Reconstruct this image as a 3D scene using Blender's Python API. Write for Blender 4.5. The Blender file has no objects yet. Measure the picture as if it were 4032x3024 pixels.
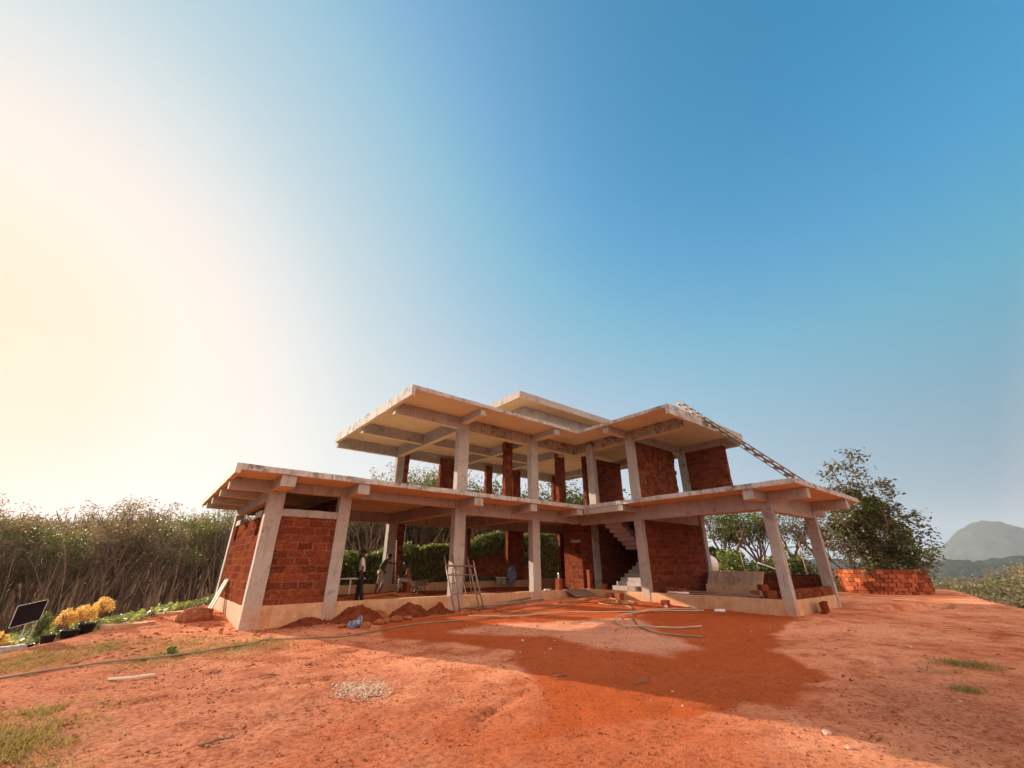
import bpy, bmesh, math, random
import numpy as np
from mathutils import Vector, Matrix
C = bpy.context.scene.collection
SC = bpy.context.scene
R = math.radians

# ------------------------------------------------------------------ camera
CAM_F, PITCH, ROLL, YAW = 1611.3, 0.41436, 0.0, 0.88072
CAM_POS = Vector((-2.893, -13.295, 0.988))
cd = bpy.data.cameras.new('camera'); cam = bpy.data.objects.new('camera', cd); C.objects.link(cam)
cd.sensor_width = 36; cd.lens = 36 * CAM_F / 4032; cd.clip_start = 0.05; cd.clip_end = 12000
fw = Vector((math.cos(PITCH) * math.cos(YAW), math.cos(PITCH) * math.sin(YAW), math.sin(PITCH)))
rt = Vector((math.sin(YAW), -math.cos(YAW), 0)); up = rt.cross(fw)
cam.matrix_world = Matrix.Translation(CAM_POS) @ Matrix((rt, up, -fw)).transposed().to_4x4()
SC.camera = cam

# ------------------------------------------------------------------ sky, sun, exposure
SUN_AZ, SUN_EL = 110.0, 15.0
sdir = Vector((math.cos(R(SUN_AZ)) * math.cos(R(SUN_EL)), math.sin(R(SUN_AZ)) * math.cos(R(SUN_EL)), math.sin(R(SUN_EL))))
w = bpy.data.worlds.new('World'); SC.world = w; w.use_nodes = True
nt = w.node_tree; nt.nodes.clear()
out = nt.nodes.new('ShaderNodeOutputWorld'); bg = nt.nodes.new('ShaderNodeBackground')
sky = nt.nodes.new('ShaderNodeTexSky'); sky.sky_type = 'NISHITA'; sky.sun_disc = False
sky.sun_elevation = R(SUN_EL); sky.sun_rotation = R(90 - SUN_AZ)
sky.air_density = 1.0; sky.dust_density = 2.2; sky.ozone_density = 2.5; sky.altitude = 0
EXPO = 1.6
UNIT = 2 ** -EXPO
def _m(op, a, b=None, clamp=False):
    n = nt.nodes.new('ShaderNodeMath'); n.operation = op; n.use_clamp = clamp
    for i, v in ((0, a), (1, b)):
        if v is None: continue
        if isinstance(v, bpy.types.NodeSocket): nt.links.new(v, n.inputs[i])
        else: n.inputs[i].default_value = v
    return n.outputs[0]
def _mix(f, a, b, mode='MIX'):
    n = nt.nodes.new('ShaderNodeMix'); n.data_type = 'RGBA'; n.blend_type = mode; n.clamp_result = False
    for i, v in ((0, f), (6, a), (7, b)):
        if isinstance(v, bpy.types.NodeSocket): nt.links.new(v, n.inputs[i])
        elif i == 0: n.inputs[0].default_value = v
        else: n.inputs[i].default_value = (*v, 1)
    return n.outputs[2]
tc = nt.nodes.new('ShaderNodeTexCoord')
def _dot(v):
    n = nt.nodes.new('ShaderNodeVectorMath'); n.operation = 'DOT_PRODUCT'; nt.links.new(tc.outputs['Generated'], n.inputs[0]); n.inputs[1].default_value = v; return n.outputs['Value']
th = _m('MULTIPLY', _m('ARCCOSINE', _dot(tuple(sdir))), 57.2958)                      # degrees from the sun
el = _m('MAXIMUM', _m('MULTIPLY', _m('ARCSINE', _dot((0, 0, 1))), 57.2958), 0.0)       # degrees above the horizon
glow = _m('EXPONENT', _m('MULTIPLY', _m('POWER', _m('DIVIDE', th, 47.0), 2.3), -1.0))
band = _m('EXPONENT', _m('MULTIPLY', _m('POWER', _m('DIVIDE', el, 25.0), 1.9), -1.0))
wgt = _m('SUBTRACT', 1.0, _m('MULTIPLY', _m('SUBTRACT', 1.0, glow), _m('SUBTRACT', 1.0, band)))
wgt = _m('MAXIMUM', wgt, _m('DIVIDE', _m('SUBTRACT', th, 110.0), 22.0, True))   # brightness added to the unseen sky opposite the sun, lifts shaded fronts
rp = nt.nodes.new('ShaderNodeValToRGB'); nt.links.new(_m('DIVIDE', th, 180.0), rp.inputs[0]); e_ = rp.color_ramp.elements; rp.color_ramp.interpolation = 'LINEAR'
HS = [(0, (.95, .58, .42)), (.06, (.92, .59, .45)), (.10, (.78, .63, .54)), (.155, (.66, .625, .57)), (.20, (.57, .575, .55)), (.26, (.535, .53, .545)), (.33, (.47, .465, .515)), (.47, (.28, .35, .42)), (.59, (.155, .235, .29)), (.64, (.40, .34, .30)), (.72, (1.0, .72, .54)), (1, (1.0, .72, .54))]
while len(e_) < len(HS): e_.new(.5)
for q, (p_, c_) in zip(e_, HS): q.position = p_; q.color = (*c_, 1)
back = _m('ADD', 1.0, _m('MULTIPLY', _m('DIVIDE', _m('SUBTRACT', th, 112.0), 18.0, True), .0))
hz = nt.nodes.new('ShaderNodeVectorMath'); hz.operation = 'SCALE'; nt.links.new(rp.outputs[0], hz.inputs[0]); nt.links.new(_m('MULTIPLY', back, 1.5 * UNIT), hz.inputs['Scale']); haze = hz.outputs[0]
skyc = _mix(1.0, sky.outputs[0], (.011, .095, .104), 'MULTIPLY')
cap = nt.nodes.new('ShaderNodeVectorMath'); cap.operation = 'MINIMUM'; nt.links.new(skyc, cap.inputs[0]); cap.inputs[1].default_value = (.44 * UNIT, .415 * UNIT, .62 * UNIT)
bdir = (math.cos(R(250)) * math.cos(R(46)), math.sin(R(250)) * math.cos(R(46)), math.sin(R(46)))
sky_fill = _m('DIVIDE', _m('SUBTRACT', 60.0, _m('MULTIPLY', _m('ARCCOSINE', _dot(bdir)), 57.2958)), 22.0, True)      # bright fill patch added to the unseen sky high behind the viewer
nt.links.new(_mix(sky_fill, _mix(wgt, cap.outputs[0], haze), (1.9 * UNIT, 1.48 * UNIT, 1.22 * UNIT)), bg.inputs['Color'])
bg.inputs['Strength'].default_value = 1.0
nt.links.new(bg.outputs[0], out.inputs[0])
sl = bpy.data.lights.new('sun', 'SUN'); sl.energy = 4.1; sl.angle = R(0.5); sl.color = (1.0, 0.86, 0.68)
so = bpy.data.objects.new('sun', sl); C.objects.link(so)
so.rotation_euler = sdir.to_track_quat('Z', 'Y').to_euler(); so.location = (-20, 40, 30)
SC.view_settings.view_transform = 'Standard'; SC.view_settings.look = 'None'
SC.view_settings.exposure = EXPO; SC.view_settings.gamma = 1
SC.cycles.max_bounces = 8; SC.cycles.diffuse_bounces = 5; SC.cycles.transparent_max_bounces = 8

# ------------------------------------------------------------------ materials
def mat(name, rough=0.9, spec=0.2):
    m = bpy.data.materials.new(name); m.use_nodes = True
    b = m.node_tree.nodes['Principled BSDF']
    b.inputs['Roughness'].default_value = rough
    b.inputs['Specular IOR Level'].default_value = spec
    return m, m.node_tree, b
def N(nt, t, **k):
    n = nt.nodes.new(t)
    for a, v in k.items(): setattr(n, a, v)
    return n
def noise(nt, vec, scale, detail=4, rough=0.6):
    n = N(nt, 'ShaderNodeTexNoise'); n.inputs['Scale'].default_value = scale
    n.inputs['Detail'].default_value = detail; n.inputs['Roughness'].default_value = rough
    if vec is not None: nt.links.new(vec, n.inputs['Vector'])
    return n.outputs['Fac']
def ramp(nt, fac, stops):
    r = N(nt, 'ShaderNodeValToRGB'); nt.links.new(fac, r.inputs[0]); e = r.color_ramp.elements
    while len(e) < len(stops): e.new(0.5)
    for i, (p, c) in enumerate(stops):
        e[i].position = p; e[i].color = (*c, 1) if len(c) == 3 else c
    return r.outputs[0]
def mix(nt, fac, a, b, mode='MIX'):
    m = N(nt, 'ShaderNodeMix', data_type='RGBA', blend_type=mode)
    for i, v in ((0, fac), (6, a), (7, b)):
        if hasattr(v, 'is_output') or isinstance(v, bpy.types.NodeSocket): nt.links.new(v, m.inputs[i])
        elif i == 0: m.inputs[0].default_value = v
        else: m.inputs[i].default_value = (*v, 1)
    return m.outputs[2]
def math_(nt, op, a, b=None, clamp=False):
    m = N(nt, 'ShaderNodeMath', operation=op); m.use_clamp = clamp
    for i, v in ((0, a), (1, b)):
        if v is None: continue
        if isinstance(v, bpy.types.NodeSocket): nt.links.new(v, m.inputs[i])
        else: m.inputs[i].default_value = v
    return m.outputs[0]
def bump(nt, b, h, strength=0.4, dist=0.02):
    n = N(nt, 'ShaderNodeBump'); n.inputs['Strength'].default_value = strength; n.inputs['Distance'].default_value = dist
    nt.links.new(h, n.inputs['Height']); nt.links.new(n.outputs[0], b.inputs['Normal'])
def pos(nt): return N(nt, 'ShaderNodeNewGeometry').outputs['Position']
def scaled(nt, v, s):
    m = N(nt, 'ShaderNodeMapping'); m.inputs['Scale'].default_value = s; nt.links.new(v, m.inputs[0]); return m.outputs[0]
def simple(name, col, col2=None, scale=8, rough=0.8, spec=0.2, bmp=0.2, metal=0):
    m, nt, b = mat(name, rough, spec)
    p = pos(nt); f = noise(nt, p, scale)
    c2 = col2 or tuple(x * 0.6 for x in col)
    nt.links.new(ramp(nt, f, [(0.3, c2), (0.7, col)]), b.inputs['Base Color'])
    b.inputs['Metallic'].default_value = metal
    if bmp: bump(nt, b, noise(nt, p, scale * 6), bmp, 0.01)
    return m
def concrete(name, base, dark, soil=True, wear=.5):
    m, nt, b = mat(name, 0.92, 0.15)
    p = pos(nt)
    big = noise(nt, p, 0.9, 5, 0.65); fine = noise(nt, p, 14, 6, 0.7)
    streak = noise(nt, scaled(nt, p, (7, 7, 0.6)), 1.6, 4, 0.7)
    c = ramp(nt, big, [(0.3, tuple(x * .8 for x in base)), (0.55, base), (0.8, tuple(min(1, x * 1.15) for x in base))])
    c = mix(nt, math_(nt, 'MULTIPLY', ramp(nt, streak, [(0.60 - .12 * wear, (0, 0, 0)), (0.72, (1, 1, 1))]), .4 + .4 * wear), c, dark)
    sp = noise(nt, p, 2.3, 6, 0.75)
    c = mix(nt, math_(nt, 'MULTIPLY', ramp(nt, sp, [(0.60 - .10 * wear, (0, 0, 0)), (0.70 - .06 * wear, (1, 1, 1))]), .45 + .4 * wear), c, tuple(x * .55 for x in dark))
    c = mix(nt, math_(nt, 'MULTIPLY', ramp(nt, fine, [(0.35, (1, 1, 1)), (0.6, (0, 0, 0))]), 0.3), c, dark)
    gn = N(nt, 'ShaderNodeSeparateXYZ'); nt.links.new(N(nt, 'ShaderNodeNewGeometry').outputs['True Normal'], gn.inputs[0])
    und = math_(nt, 'LESS_THAN', gn.outputs[2], -0.6)      # downward faces: golden bounce from the red ground, painted into the colour
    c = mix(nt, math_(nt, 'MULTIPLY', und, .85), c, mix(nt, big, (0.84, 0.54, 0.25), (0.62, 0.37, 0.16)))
    # board joints of the formwork
    s = N(nt, 'ShaderNodeSeparateXYZ'); nt.links.new(p, s.inputs[0])
    along = math_(nt, 'ADD', s.outputs[0], s.outputs[1])
    fr = math_(nt, 'FRACT', math_(nt, 'MULTIPLY', along, 0.62))
    jl = math_(nt, 'LESS_THAN', fr, 0.012)
    c = mix(nt, math_(nt, 'MULTIPLY', jl, 0.45), c, tuple(x * .5 for x in dark))
    if soil:   # red soil splashed up the lowest part
        k = math_(nt, 'SUBTRACT', 0.25, s.outputs[2]); k = math_(nt, 'MULTIPLY', k, 2.2, True)
        k = math_(nt, 'MULTIPLY', k, ramp(nt, noise(nt, p, 2.2, 5, .7), [(0.32, (0, 0, 0)), (0.62, (1, 1, 1))]))
        c = mix(nt, math_(nt, 'MULTIPLY', k, 0.75), c, (0.46, 0.20, 0.09))
    nt.links.new(c, b.inputs['Base Color'])
    bump(nt, b, math_(nt, 'ADD', math_(nt, 'MULTIPLY', fine, 0.5), streak), 0.5, 0.012)
    return m
def laterite(name, mortar=(0.31, 0.135, 0.078), c1=(0.26, 0.060, 0.026), c2=(0.105, 0.023, 0.011), msize=0.02, bw=0.40, rh=0.2):
    m, nt, b = mat(name, 1.0, 0.0)
    g = N(nt, 'ShaderNodeNewGeometry'); s = N(nt, 'ShaderNodeSeparateXYZ'); nt.links.new(g.outputs['Position'], s.inputs[0])
    n = N(nt, 'ShaderNodeSeparateXYZ'); nt.links.new(g.outputs['True Normal'], n.inputs[0])
    ax = math_(nt, 'GREATER_THAN', math_(nt, 'ABSOLUTE', n.outputs[0]), 0.5)
    u = math_(nt, 'ADD', math_(nt, 'MULTIPLY', ax, s.outputs[1]), math_(nt, 'MULTIPLY', math_(nt, 'SUBTRACT', 1.0, ax), s.outputs[0]))
    cv = N(nt, 'ShaderNodeCombineXYZ'); nt.links.new(u, cv.inputs[0]); nt.links.new(s.outputs[2], cv.inputs[1])
    wob = N(nt, 'ShaderNodeTexNoise'); wob.inputs['Scale'].default_value = 4.5; wob.inputs['Detail'].default_value = 4
    nt.links.new(g.outputs['Position'], wob.inputs['Vector'])
    va = N(nt, 'ShaderNodeVectorMath', operation='MULTIPLY_ADD'); nt.links.new(wob.outputs['Color'], va.inputs[0])
    va.inputs[1].default_value = (0.15, 0.10, 0); nt.links.new(cv.outputs[0], va.inputs[2])
    br = N(nt, 'ShaderNodeTexBrick'); nt.links.new(va.outputs[0], br.inputs['Vector'])
    br.inputs['Scale'].default_value = 1; br.inputs['Brick Width'].default_value = bw; br.inputs['Row Height'].default_value = rh
    br.inputs['Mortar Size'].default_value = msize; br.inputs['Mortar Smooth'].default_value = 0.35; br.inputs['Bias'].default_value = 0
    br.inputs['Color1'].default_value = (*c1, 1); br.inputs['Color2'].default_value = (*c2, 1); br.inputs['Mortar'].default_value = (*mortar, 1)
    pit = noise(nt, g.outputs['Position'], 22, 6, 0.75); pit2 = noise(nt, g.outputs['Position'], 5, 5, 0.7)
    smear = math_(nt, 'MULTIPLY', br.outputs['Fac'], ramp(nt, noise(nt, g.outputs['Position'], 3.1, 4, .7), [(0.40, (0, 0, 0)), (0.58, (.85, .85, .85))]))
    c = mix(nt, smear, br.outputs['Color'], tuple((a + b_) / 2 for a, b_ in zip(c1, c2)))
    c = mix(nt, math_(nt, 'MULTIPLY', ramp(nt, pit, [(0.5, (0, 0, 0)), (0.66, (1, 1, 1))]), 0.5), c, (0.42, 0.15, 0.075))
    c = mix(nt, math_(nt, 'MULTIPLY', ramp(nt, pit, [(0.33, (1, 1, 1)), (0.46, (0, 0, 0))]), 0.7), c, (0.07, 0.015, 0.01))
    c = mix(nt, math_(nt, 'MULTIPLY', ramp(nt, pit2, [(0.35, (1, 1, 1)), (0.55, (0, 0, 0))]), 0.35), c, (0.1, 0.025, 0.014))
    nt.links.new(c, b.inputs['Base Color'])
    h = math_(nt, 'ADD', math_(nt, 'MULTIPLY', pit, 1.3), math_(nt, 'MULTIPLY', math_(nt, 'SUBTRACT', 1.0, br.outputs['Fac']), 0.9))
    bump(nt, b, h, 0.9, 0.03)
    return m
def leafmat(name, c1, c2, trans=0.5, rough=0.5, tc=None):
    m, nt, b = mat(name, rough, 0.35)
    oi = N(nt, 'ShaderNodeNewGeometry')
    f = noise(nt, oi.outputs['Position'], 1.7, 3)
    rnd = math_(nt, 'ADD', math_(nt, 'MULTIPLY', oi.outputs['Random Per Island'], 0.65), math_(nt, 'MULTIPLY', f, 0.45))
    c = ramp(nt, rnd, [(0.15, c2), (0.85, c1)])
    nt.links.new(c, b.inputs['Base Color'])
    t = N(nt, 'ShaderNodeBsdfTranslucent'); mx = N(nt, 'ShaderNodeMixShader'); mx.inputs[0].default_value = trans
    tcol = mix(nt, 1.0, c, tc or (1.9, 1.8, 0.9), 'MULTIPLY'); nt.links.new(tcol, t.inputs['Color'])
    nt.links.new(b.outputs[0], mx.inputs[1]); nt.links.new(t.outputs[0], mx.inputs[2])
    nt.links.new(mx.outputs[0], nt.nodes['Material Output'].inputs['Surface'])
    return m
M = {}
M['conc'] = concrete('concrete', (0.43, 0.375, 0.34), (0.20, 0.155, 0.125))
M['concd'] = concrete('weathered_concrete', (0.54, 0.50, 0.47), (0.12, 0.095, 0.08), False, .9)
M['concs'] = concrete('stained_concrete', (0.42, 0.31, 0.22), (0.05, 0.035, 0.026), False, 1.0)
M['ply'] = concrete('plinth_concrete', (0.62, 0.40, 0.25), (0.36, 0.18, 0.09))
M['brick'] = laterite('laterite_masonry')
M['brickr'] = laterite('rough_laterite', (0.17, 0.065, 0.035), (0.27, 0.078, 0.034), (0.11, 0.027, 0.013), 0.010, 0.26, 0.2)
M['block'] = simple('laterite_block', (0.50, 0.13, 0.045), (0.28, 0.055, 0.02), 9, .95, .1, .7)
m, nt, b = mat('laterite_block', .95, .1); g_ = N(nt, 'ShaderNodeNewGeometry'); p_ = g_.outputs['Position']
c = ramp(nt, g_.outputs['Random Per Island'], [(0, (0.20, 0.045, 0.02)), (.45, (0.36, 0.09, 0.035)), (1, (0.50, 0.15, 0.065))])
c = mix(nt, math_(nt, 'MULTIPLY', ramp(nt, noise(nt, p_, 20, 6, .75), [(0.38, (1, 1, 1)), (0.5, (0, 0, 0))]), .75), c, (0.10, 0.02, 0.01))
nt.links.new(c, b.inputs['Base Color']); bump(nt, b, noise(nt, p_, 24, 6, .75), 1.0, .03); M['block'] = m
M['soil'] = simple('loose_red_soil', (0.19, 0.048, 0.019), (0.09, 0.022, 0.010), 5, 1, 0, 1.2)
M['soilf'] = simple('floor_soil', (0.27, 0.08, 0.032), (0.13, 0.036, 0.016), 3, 1, 0, 1.0)
M['rock'] = simple('laterite_rock', (0.36, 0.13, 0.06), (0.2, 0.055, 0.025), 7, 1, .1, .9)
M['pale'] = simple('pale_stone', (0.60, 0.42, 0.30), (0.36, 0.22, 0.15), 9, .9, .2, .5)
M['wood'] = simple('old_wood', (0.30, 0.21, 0.15), (0.17, 0.11, 0.08), 12, .8, .2, .3)
M['bamboo'] = simple('bamboo_pole', (0.40, 0.27, 0.19), (0.24, 0.14, 0.09), 10, .7, .3, .2)
M['steel'] = simple('rusty_steel', (0.30, 0.21, 0.17), (0.16, 0.09, 0.06), 14, .6, .4, .2, .3)
M['white'] = simple('white_plastic', (0.8, 0.78, 0.74), (0.6, 0.57, 0.52), 6, .5, .4, 0)
M['board'] = simple('pale_board', (0.75, 0.7, 0.58), (0.6, 0.52, 0.4), 4, .8, .2, .1)
M['blue'] = simple('blue_plastic', (0.015, 0.035, 0.17), (0.34, 0.38, 0.48), 14, .4, .5, .2)
M['hose'] = simple('olive_hose', (0.26, 0.21, 0.13), (0.17, 0.13, 0.075), 3, .5, .4, 0)
M['hosep'] = simple('pale_hose', (0.50, 0.43, 0.32), (0.33, 0.26, 0.18), 3, .5, .4, 0)
M['black'] = simple('black_plastic', (0.025, 0.022, 0.02), (0.012, 0.011, 0.01), 5, .5, .4, 0)
M['panel'] = simple('dark_panel', (0.015, 0.009, 0.012), None, 3, .8, .03, 0)
M['alu'] = simple('aluminium_frame', (0.62, 0.6, 0.56), (0.45, 0.43, 0.4), 6, .45, .5, 0, .4)
M['skin'] = simple('skin', (0.10, 0.045, 0.025), (0.07, 0.03, 0.018), 12, .55, .3, 0)
M['hair'] = simple('black_hair', (0.012, 0.01, 0.009), None, 30, .6, .3, .3)
M['shirt'] = simple('white_shirt', (0.68, 0.66, 0.68), (0.52, 0.5, 0.52), 6, .9, .1, .6)
M['trous'] = simple('dark_trousers', (0.03, 0.026, 0.028), (0.018, 0.016, 0.017), 9, .9, .1, .3)
M['green'] = simple('dark_green_vest', (0.05, 0.06, 0.045), (0.03, 0.035, 0.03), 9, .9, .1, .3)
M['khaki'] = simple('khaki_cloth', (0.42, 0.36, 0.24), (0.24, 0.2, 0.13), 7, .9, .1, .4)
M['orange'] = simple('orange_shirt', (0.42, 0.13, 0.05), (0.27, 0.07, 0.03), 7, .9, .1, .4)
M['bark'] = simple('bark', (0.26, 0.18, 0.125), (0.12, 0.08, 0.055), 6, .95, .1, .6)
M['barkl'] = simple('pale_bark', (0.27, 0.21, 0.15), (0.14, 0.10, 0.07), 6, .95, .1, .6)
M['leafr'] = leafmat('rubber_leaf', (0.25, 0.19, 0.105), (0.11, 0.083, 0.05), .4, .5, (1.3, 1.2, .9))
M['leafg'] = leafmat('green_leaf', (0.10, 0.13, 0.03), (0.035, 0.05, 0.018), .5)
M['leafb'] = leafmat('broad_dark_leaf', (0.12, 0.105, 0.06), (0.045, 0.042, 0.028), .35)
M['vine'] = leafmat('vine_leaf', (0.16, 0.19, 0.045), (0.03, 0.042, 0.016), .45)
M['cover'] = leafmat('ground_cover_leaf', (0.22, 0.25, 0.08), (0.08, 0.10, 0.035), .4)
M['gold'] = leafmat('golden_leaf', (0.74, 0.52, 0.20), (0.48, 0.30, 0.09), .5, .5, (1.5, 1.4, 1.0))
M['grass'] = leafmat('dry_grass', (0.30, 0.22, 0.06), (0.15, 0.12, 0.04), .3, .7, (1.4, 1.4, 1))

# ------------------------------------------------------------------ mesh helpers
rng = np.random.default_rng(7)
class MB:
    def __init__(s): s.v = []; s.f = []; s.n = 0
    def add(s, V, F):
        V = np.asarray(V, float); s.v.append(V); s.f += [tuple(int(i) + s.n for i in q) for q in F]; s.n += len(V); return s
    def box(s, x0, x1, y0, y1, z0, z1, seg=0, jit=0.0, M4=None):
        if x1 < x0: x0, x1 = x1, x0
        if y1 < y0: y0, y1 = y1, y0
        if z1 < z0: z0, z1 = z1, z0
        n = [max(1, int(round((b - a) / seg))) if seg else 1 for a, b in ((x0, x1), (y0, y1), (z0, z1))]
        ax = [np.linspace(a, b, k + 1) for (a, b), k in zip(((x0, x1), (y0, y1), (z0, z1)), n)]
        idx = {}; V = []; F = []
        def vid(i, j, k):
            t = (i, j, k)
            if t not in idx: idx[t] = len(V); V.append((ax[0][i], ax[1][j], ax[2][k]))
            return idx[t]
        nx, ny, nz = n
        for i in range(nx):
            for j in range(ny):
                F.append((vid(i, j, 0), vid(i, j + 1, 0), vid(i + 1, j + 1, 0), vid(i + 1, j, 0)))
                F.append((vid(i, j, nz), vid(i + 1, j, nz), vid(i + 1, j + 1, nz), vid(i, j + 1, nz)))
        for i in range(nx):
            for k in range(nz):
                F.append((vid(i, 0, k), vid(i + 1, 0, k), vid(i + 1, 0, k + 1), vid(i, 0, k + 1)))
                F.append((vid(i, ny, k), vid(i, ny, k + 1), vid(i + 1, ny, k + 1), vid(i + 1, ny, k)))
        for j in range(ny):
            for k in range(nz):
                F.append((vid(0, j, k), vid(0, j, k + 1), vid(0, j + 1, k + 1), vid(0, j + 1, k)))
                F.append((vid(nx, j, k), vid(nx, j + 1, k), vid(nx, j + 1, k + 1), vid(nx, j, k + 1)))
        V = np.array(V)
        if jit: V = V + rng.uniform(-jit, jit, V.shape)
        if M4 is not None: V = np.array([M4 @ Vector(v) for v in V])
        return s.add(V, F)
    def tube(s, pts, r, k=6, cap=True):
        pts = [Vector(p) for p in pts]; m = len(pts)
        rr = r if hasattr(r, '__len__') else [r] * m
        V = []; prev = None
        for i, p in enumerate(pts):
            t = (pts[min(i + 1, m - 1)] - pts[max(i - 1, 0)]); t = t.normalized() if t.length > 1e-9 else Vector((0, 0, 1))
            if prev is None: a = t.orthogonal().normalized()
            else:
                a = prev - t * prev.dot(t); a = a.normalized() if a.length > 1e-6 else t.orthogonal().normalized()
            prev = a; b = t.cross(a)
            for j in range(k):
                q = 2 * math.pi * j / k; V.append(p + (a * math.cos(q) + b * math.sin(q)) * rr[i])
        F = []
        for i in range(m - 1):
            for j in range(k):
                F.append((i * k + j, i * k + (j + 1) % k, (i + 1) * k + (j + 1) % k, (i + 1) * k + j))
        if cap: F.append(tuple(range(k - 1, -1, -1))); F.append(tuple(range((m - 1) * k, m * k)))
        return s.add([tuple(v) for v in V], F)
    def lathe(s, prof, c, k=24):
        V = []; F = []; m = len(prof)
        for r, z in prof:
            for j in range(k):
                q = 2 * math.pi * j / k; V.append((c[0] + r * math.cos(q), c[1] + r * math.sin(q), c[2] + z))
        for i in range(m - 1):
            for j in range(k): F.append((i * k + j, i * k + (j + 1) % k, (i + 1) * k + (j + 1) % k, (i + 1) * k + j))
        F.append(tuple(range(k - 1, -1, -1))); F.append(tuple(range((m - 1) * k, m * k)))
        return s.add(V, F)
    def blob(s, c, r, seed=0, rough=0.25, sub=2, flat=1.0):
        bm = bmesh.new(); bmesh.ops.create_icosphere(bm, subdivisions=sub, radius=1)
        g = np.random.default_rng(seed); d = g.normal(size=(9, 3)); d /= np.linalg.norm(d, axis=1)[:, None]; am = g.uniform(-rough, rough, 9)
        V = []
        for v in bm.verts:
            p = np.array(v.co); k = 1 + sum(a * max(0, p @ q) ** 3 for a, q in zip(am, d)) + g.uniform(-.04, .04) * rough * 4
            V.append((c[0] + p[0] * r[0] * k, c[1] + p[1] * r[1] * k, c[2] + p[2] * r[2] * k * flat))
        F = [tuple(v.index for v in f.verts) for f in bm.faces]; bm.free()
        return s.add(V, F)
    def mesh(s, name, off=None):
        V = np.concatenate(s.v) if s.v else np.zeros((0, 3))
        if off is not None: V = V - np.array(off)
        me = bpy.data.meshes.new(name); me.from_pydata(V.tolist(), [], s.f); me.update(); return me
def smooth(me, on=True):
    me.polygons.foreach_set('use_smooth', [on] * len(me.polygons))
def tag(o, label=None, cat=None, group=None, kind=None):
    for k, v in (('label', label), ('category', cat), ('group', group), ('kind', kind)):
        if v: o[k] = v
    return o
def empty(name, loc, label, cat, group=None):
    o = bpy.data.objects.new(name, None); C.objects.link(o); o.location = loc; o.empty_display_size = .1
    return tag(o, label, cat, group)
def part(name, mb, m, parent, label=None, sm=False):
    """world-coordinate mesh as a part; its origin sits on the parent's origin"""
    base = parent.matrix_world.translation if False else absloc(parent)
    me = mb.mesh(name, base); me.materials.append(m)
    if sm: smooth(me)
    o = bpy.data.objects.new(name, me); C.objects.link(o); o.parent = parent
    if label: o['label'] = label
    return o
def absloc(o):
    l = Vector(o.location)
    while o.parent: o = o.parent; l += Vector(o.location)
    return l
def thing(name, mb, m, label, cat, group=None, kind=None, sm=False):
    V = np.concatenate(mb.v); off = ((V[:, 0].min() + V[:, 0].max()) / 2, (V[:, 1].min() + V[:, 1].max()) / 2, V[:, 2].min())
    me = mb.mesh(name, off); me.materials.append(m)
    if sm: smooth(me)
    o = bpy.data.objects.new(name, me); C.objects.link(o); o.location = off
    return tag(o, label, cat, group, kind)
def obj(name, me, parent=None, loc=(0, 0, 0), rot=(0, 0, 0)):
    o = bpy.data.objects.new(name, me); C.objects.link(o); o.location = loc; o.rotation_euler = rot
    if parent: o.parent = parent
    return o
def fastmesh(name, V, F, m=None, sm=False):
    """numpy quads"""
    me = bpy.data.meshes.new(name); V = np.ascontiguousarray(V, np.float32); F = np.ascontiguousarray(F, np.int32)
    k = F.shape[1]
    me.vertices.add(len(V)); me.vertices.foreach_set('co', V.ravel())
    me.loops.add(F.size); me.loops.foreach_set('vertex_index', F.ravel())
    me.polygons.add(len(F)); me.polygons.foreach_set('loop_start', np.arange(0, F.size, k, dtype=np.int32)); me.polygons.foreach_set('loop_total', np.full(len(F), k, np.int32))
    me.update(calc_edges=True); me.validate()
    if m: me.materials.append(m)
    if sm: smooth(me)
    return me
def leaves(P, size, g, asp=0.5, up=0.3, jitter=0.4, nrm=None, droop=0.0):
    """one folded diamond leaf (two triangles as a quad) per point"""
    n = len(P); d = g.normal(size=(n, 3)); d[:, 2] = d[:, 2] * 0.5 - droop; d /= np.linalg.norm(d, axis=1)[:, None]
    q = g.normal(size=(n, 3))
    if nrm is not None: q = q * 0.45 + nrm
    else: q[:, 2] += up
    q -= (q * d).sum(1)[:, None] * d; q /= np.linalg.norm(q, axis=1)[:, None] + 1e-9
    s = np.cross(d, q); L = size * (1 + g.uniform(-jitter, jitter, n))[:, None]
    a = P; b = P + d * L * .45 + s * L * asp * .5 + q * L * .06; c = P + d * L; e = P + d * L * .45 - s * L * asp * .5 + q * L * .06
    V = np.stack([a, b, c, e], 1).reshape(-1, 3); F = np.arange(4 * n).reshape(n, 4)
    return V, F
# ---- terrain height function
CP=np.array([(-.67,-.2,-.51),(-.9,4,-.36),(1.4,-.3,-.42),(3.5,-.5,-.43),(5.6,-.3,-.42),(9.4,-.3,-.34),(11.7,-.5,-.26),(11.8,-3,-.30),(11.9,-5.6,-.40),
 (11.9,-8.2,-.42),(16.3,-8.3,-.38),(20,-7,-.42),(5,-4,-.50),(2,-4,-.55),(4,-10,-.60),(-3,-13.3,-.60),(-3,-5,-.62),(-5.5,-2.5,-.72),(9,-9,-.53),(17,-12,-.6),(28,-7,-.5),(26,4,-.35),(20,2,-.3),(-2,-20,-.6)])
PL=np.array([(-6.5,-3.5),(-4.2,-.1),(-3.0,2.2),(-1.3,6.5),(1,12),(12,15),(30,13),(37,2),(37,-8.6),(30.5,-10.1),(25,-11.2),(22,-12.0),(19,-14.5),(14,-24),(0,-30),(-16,-24),(-12,-10)])
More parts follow.
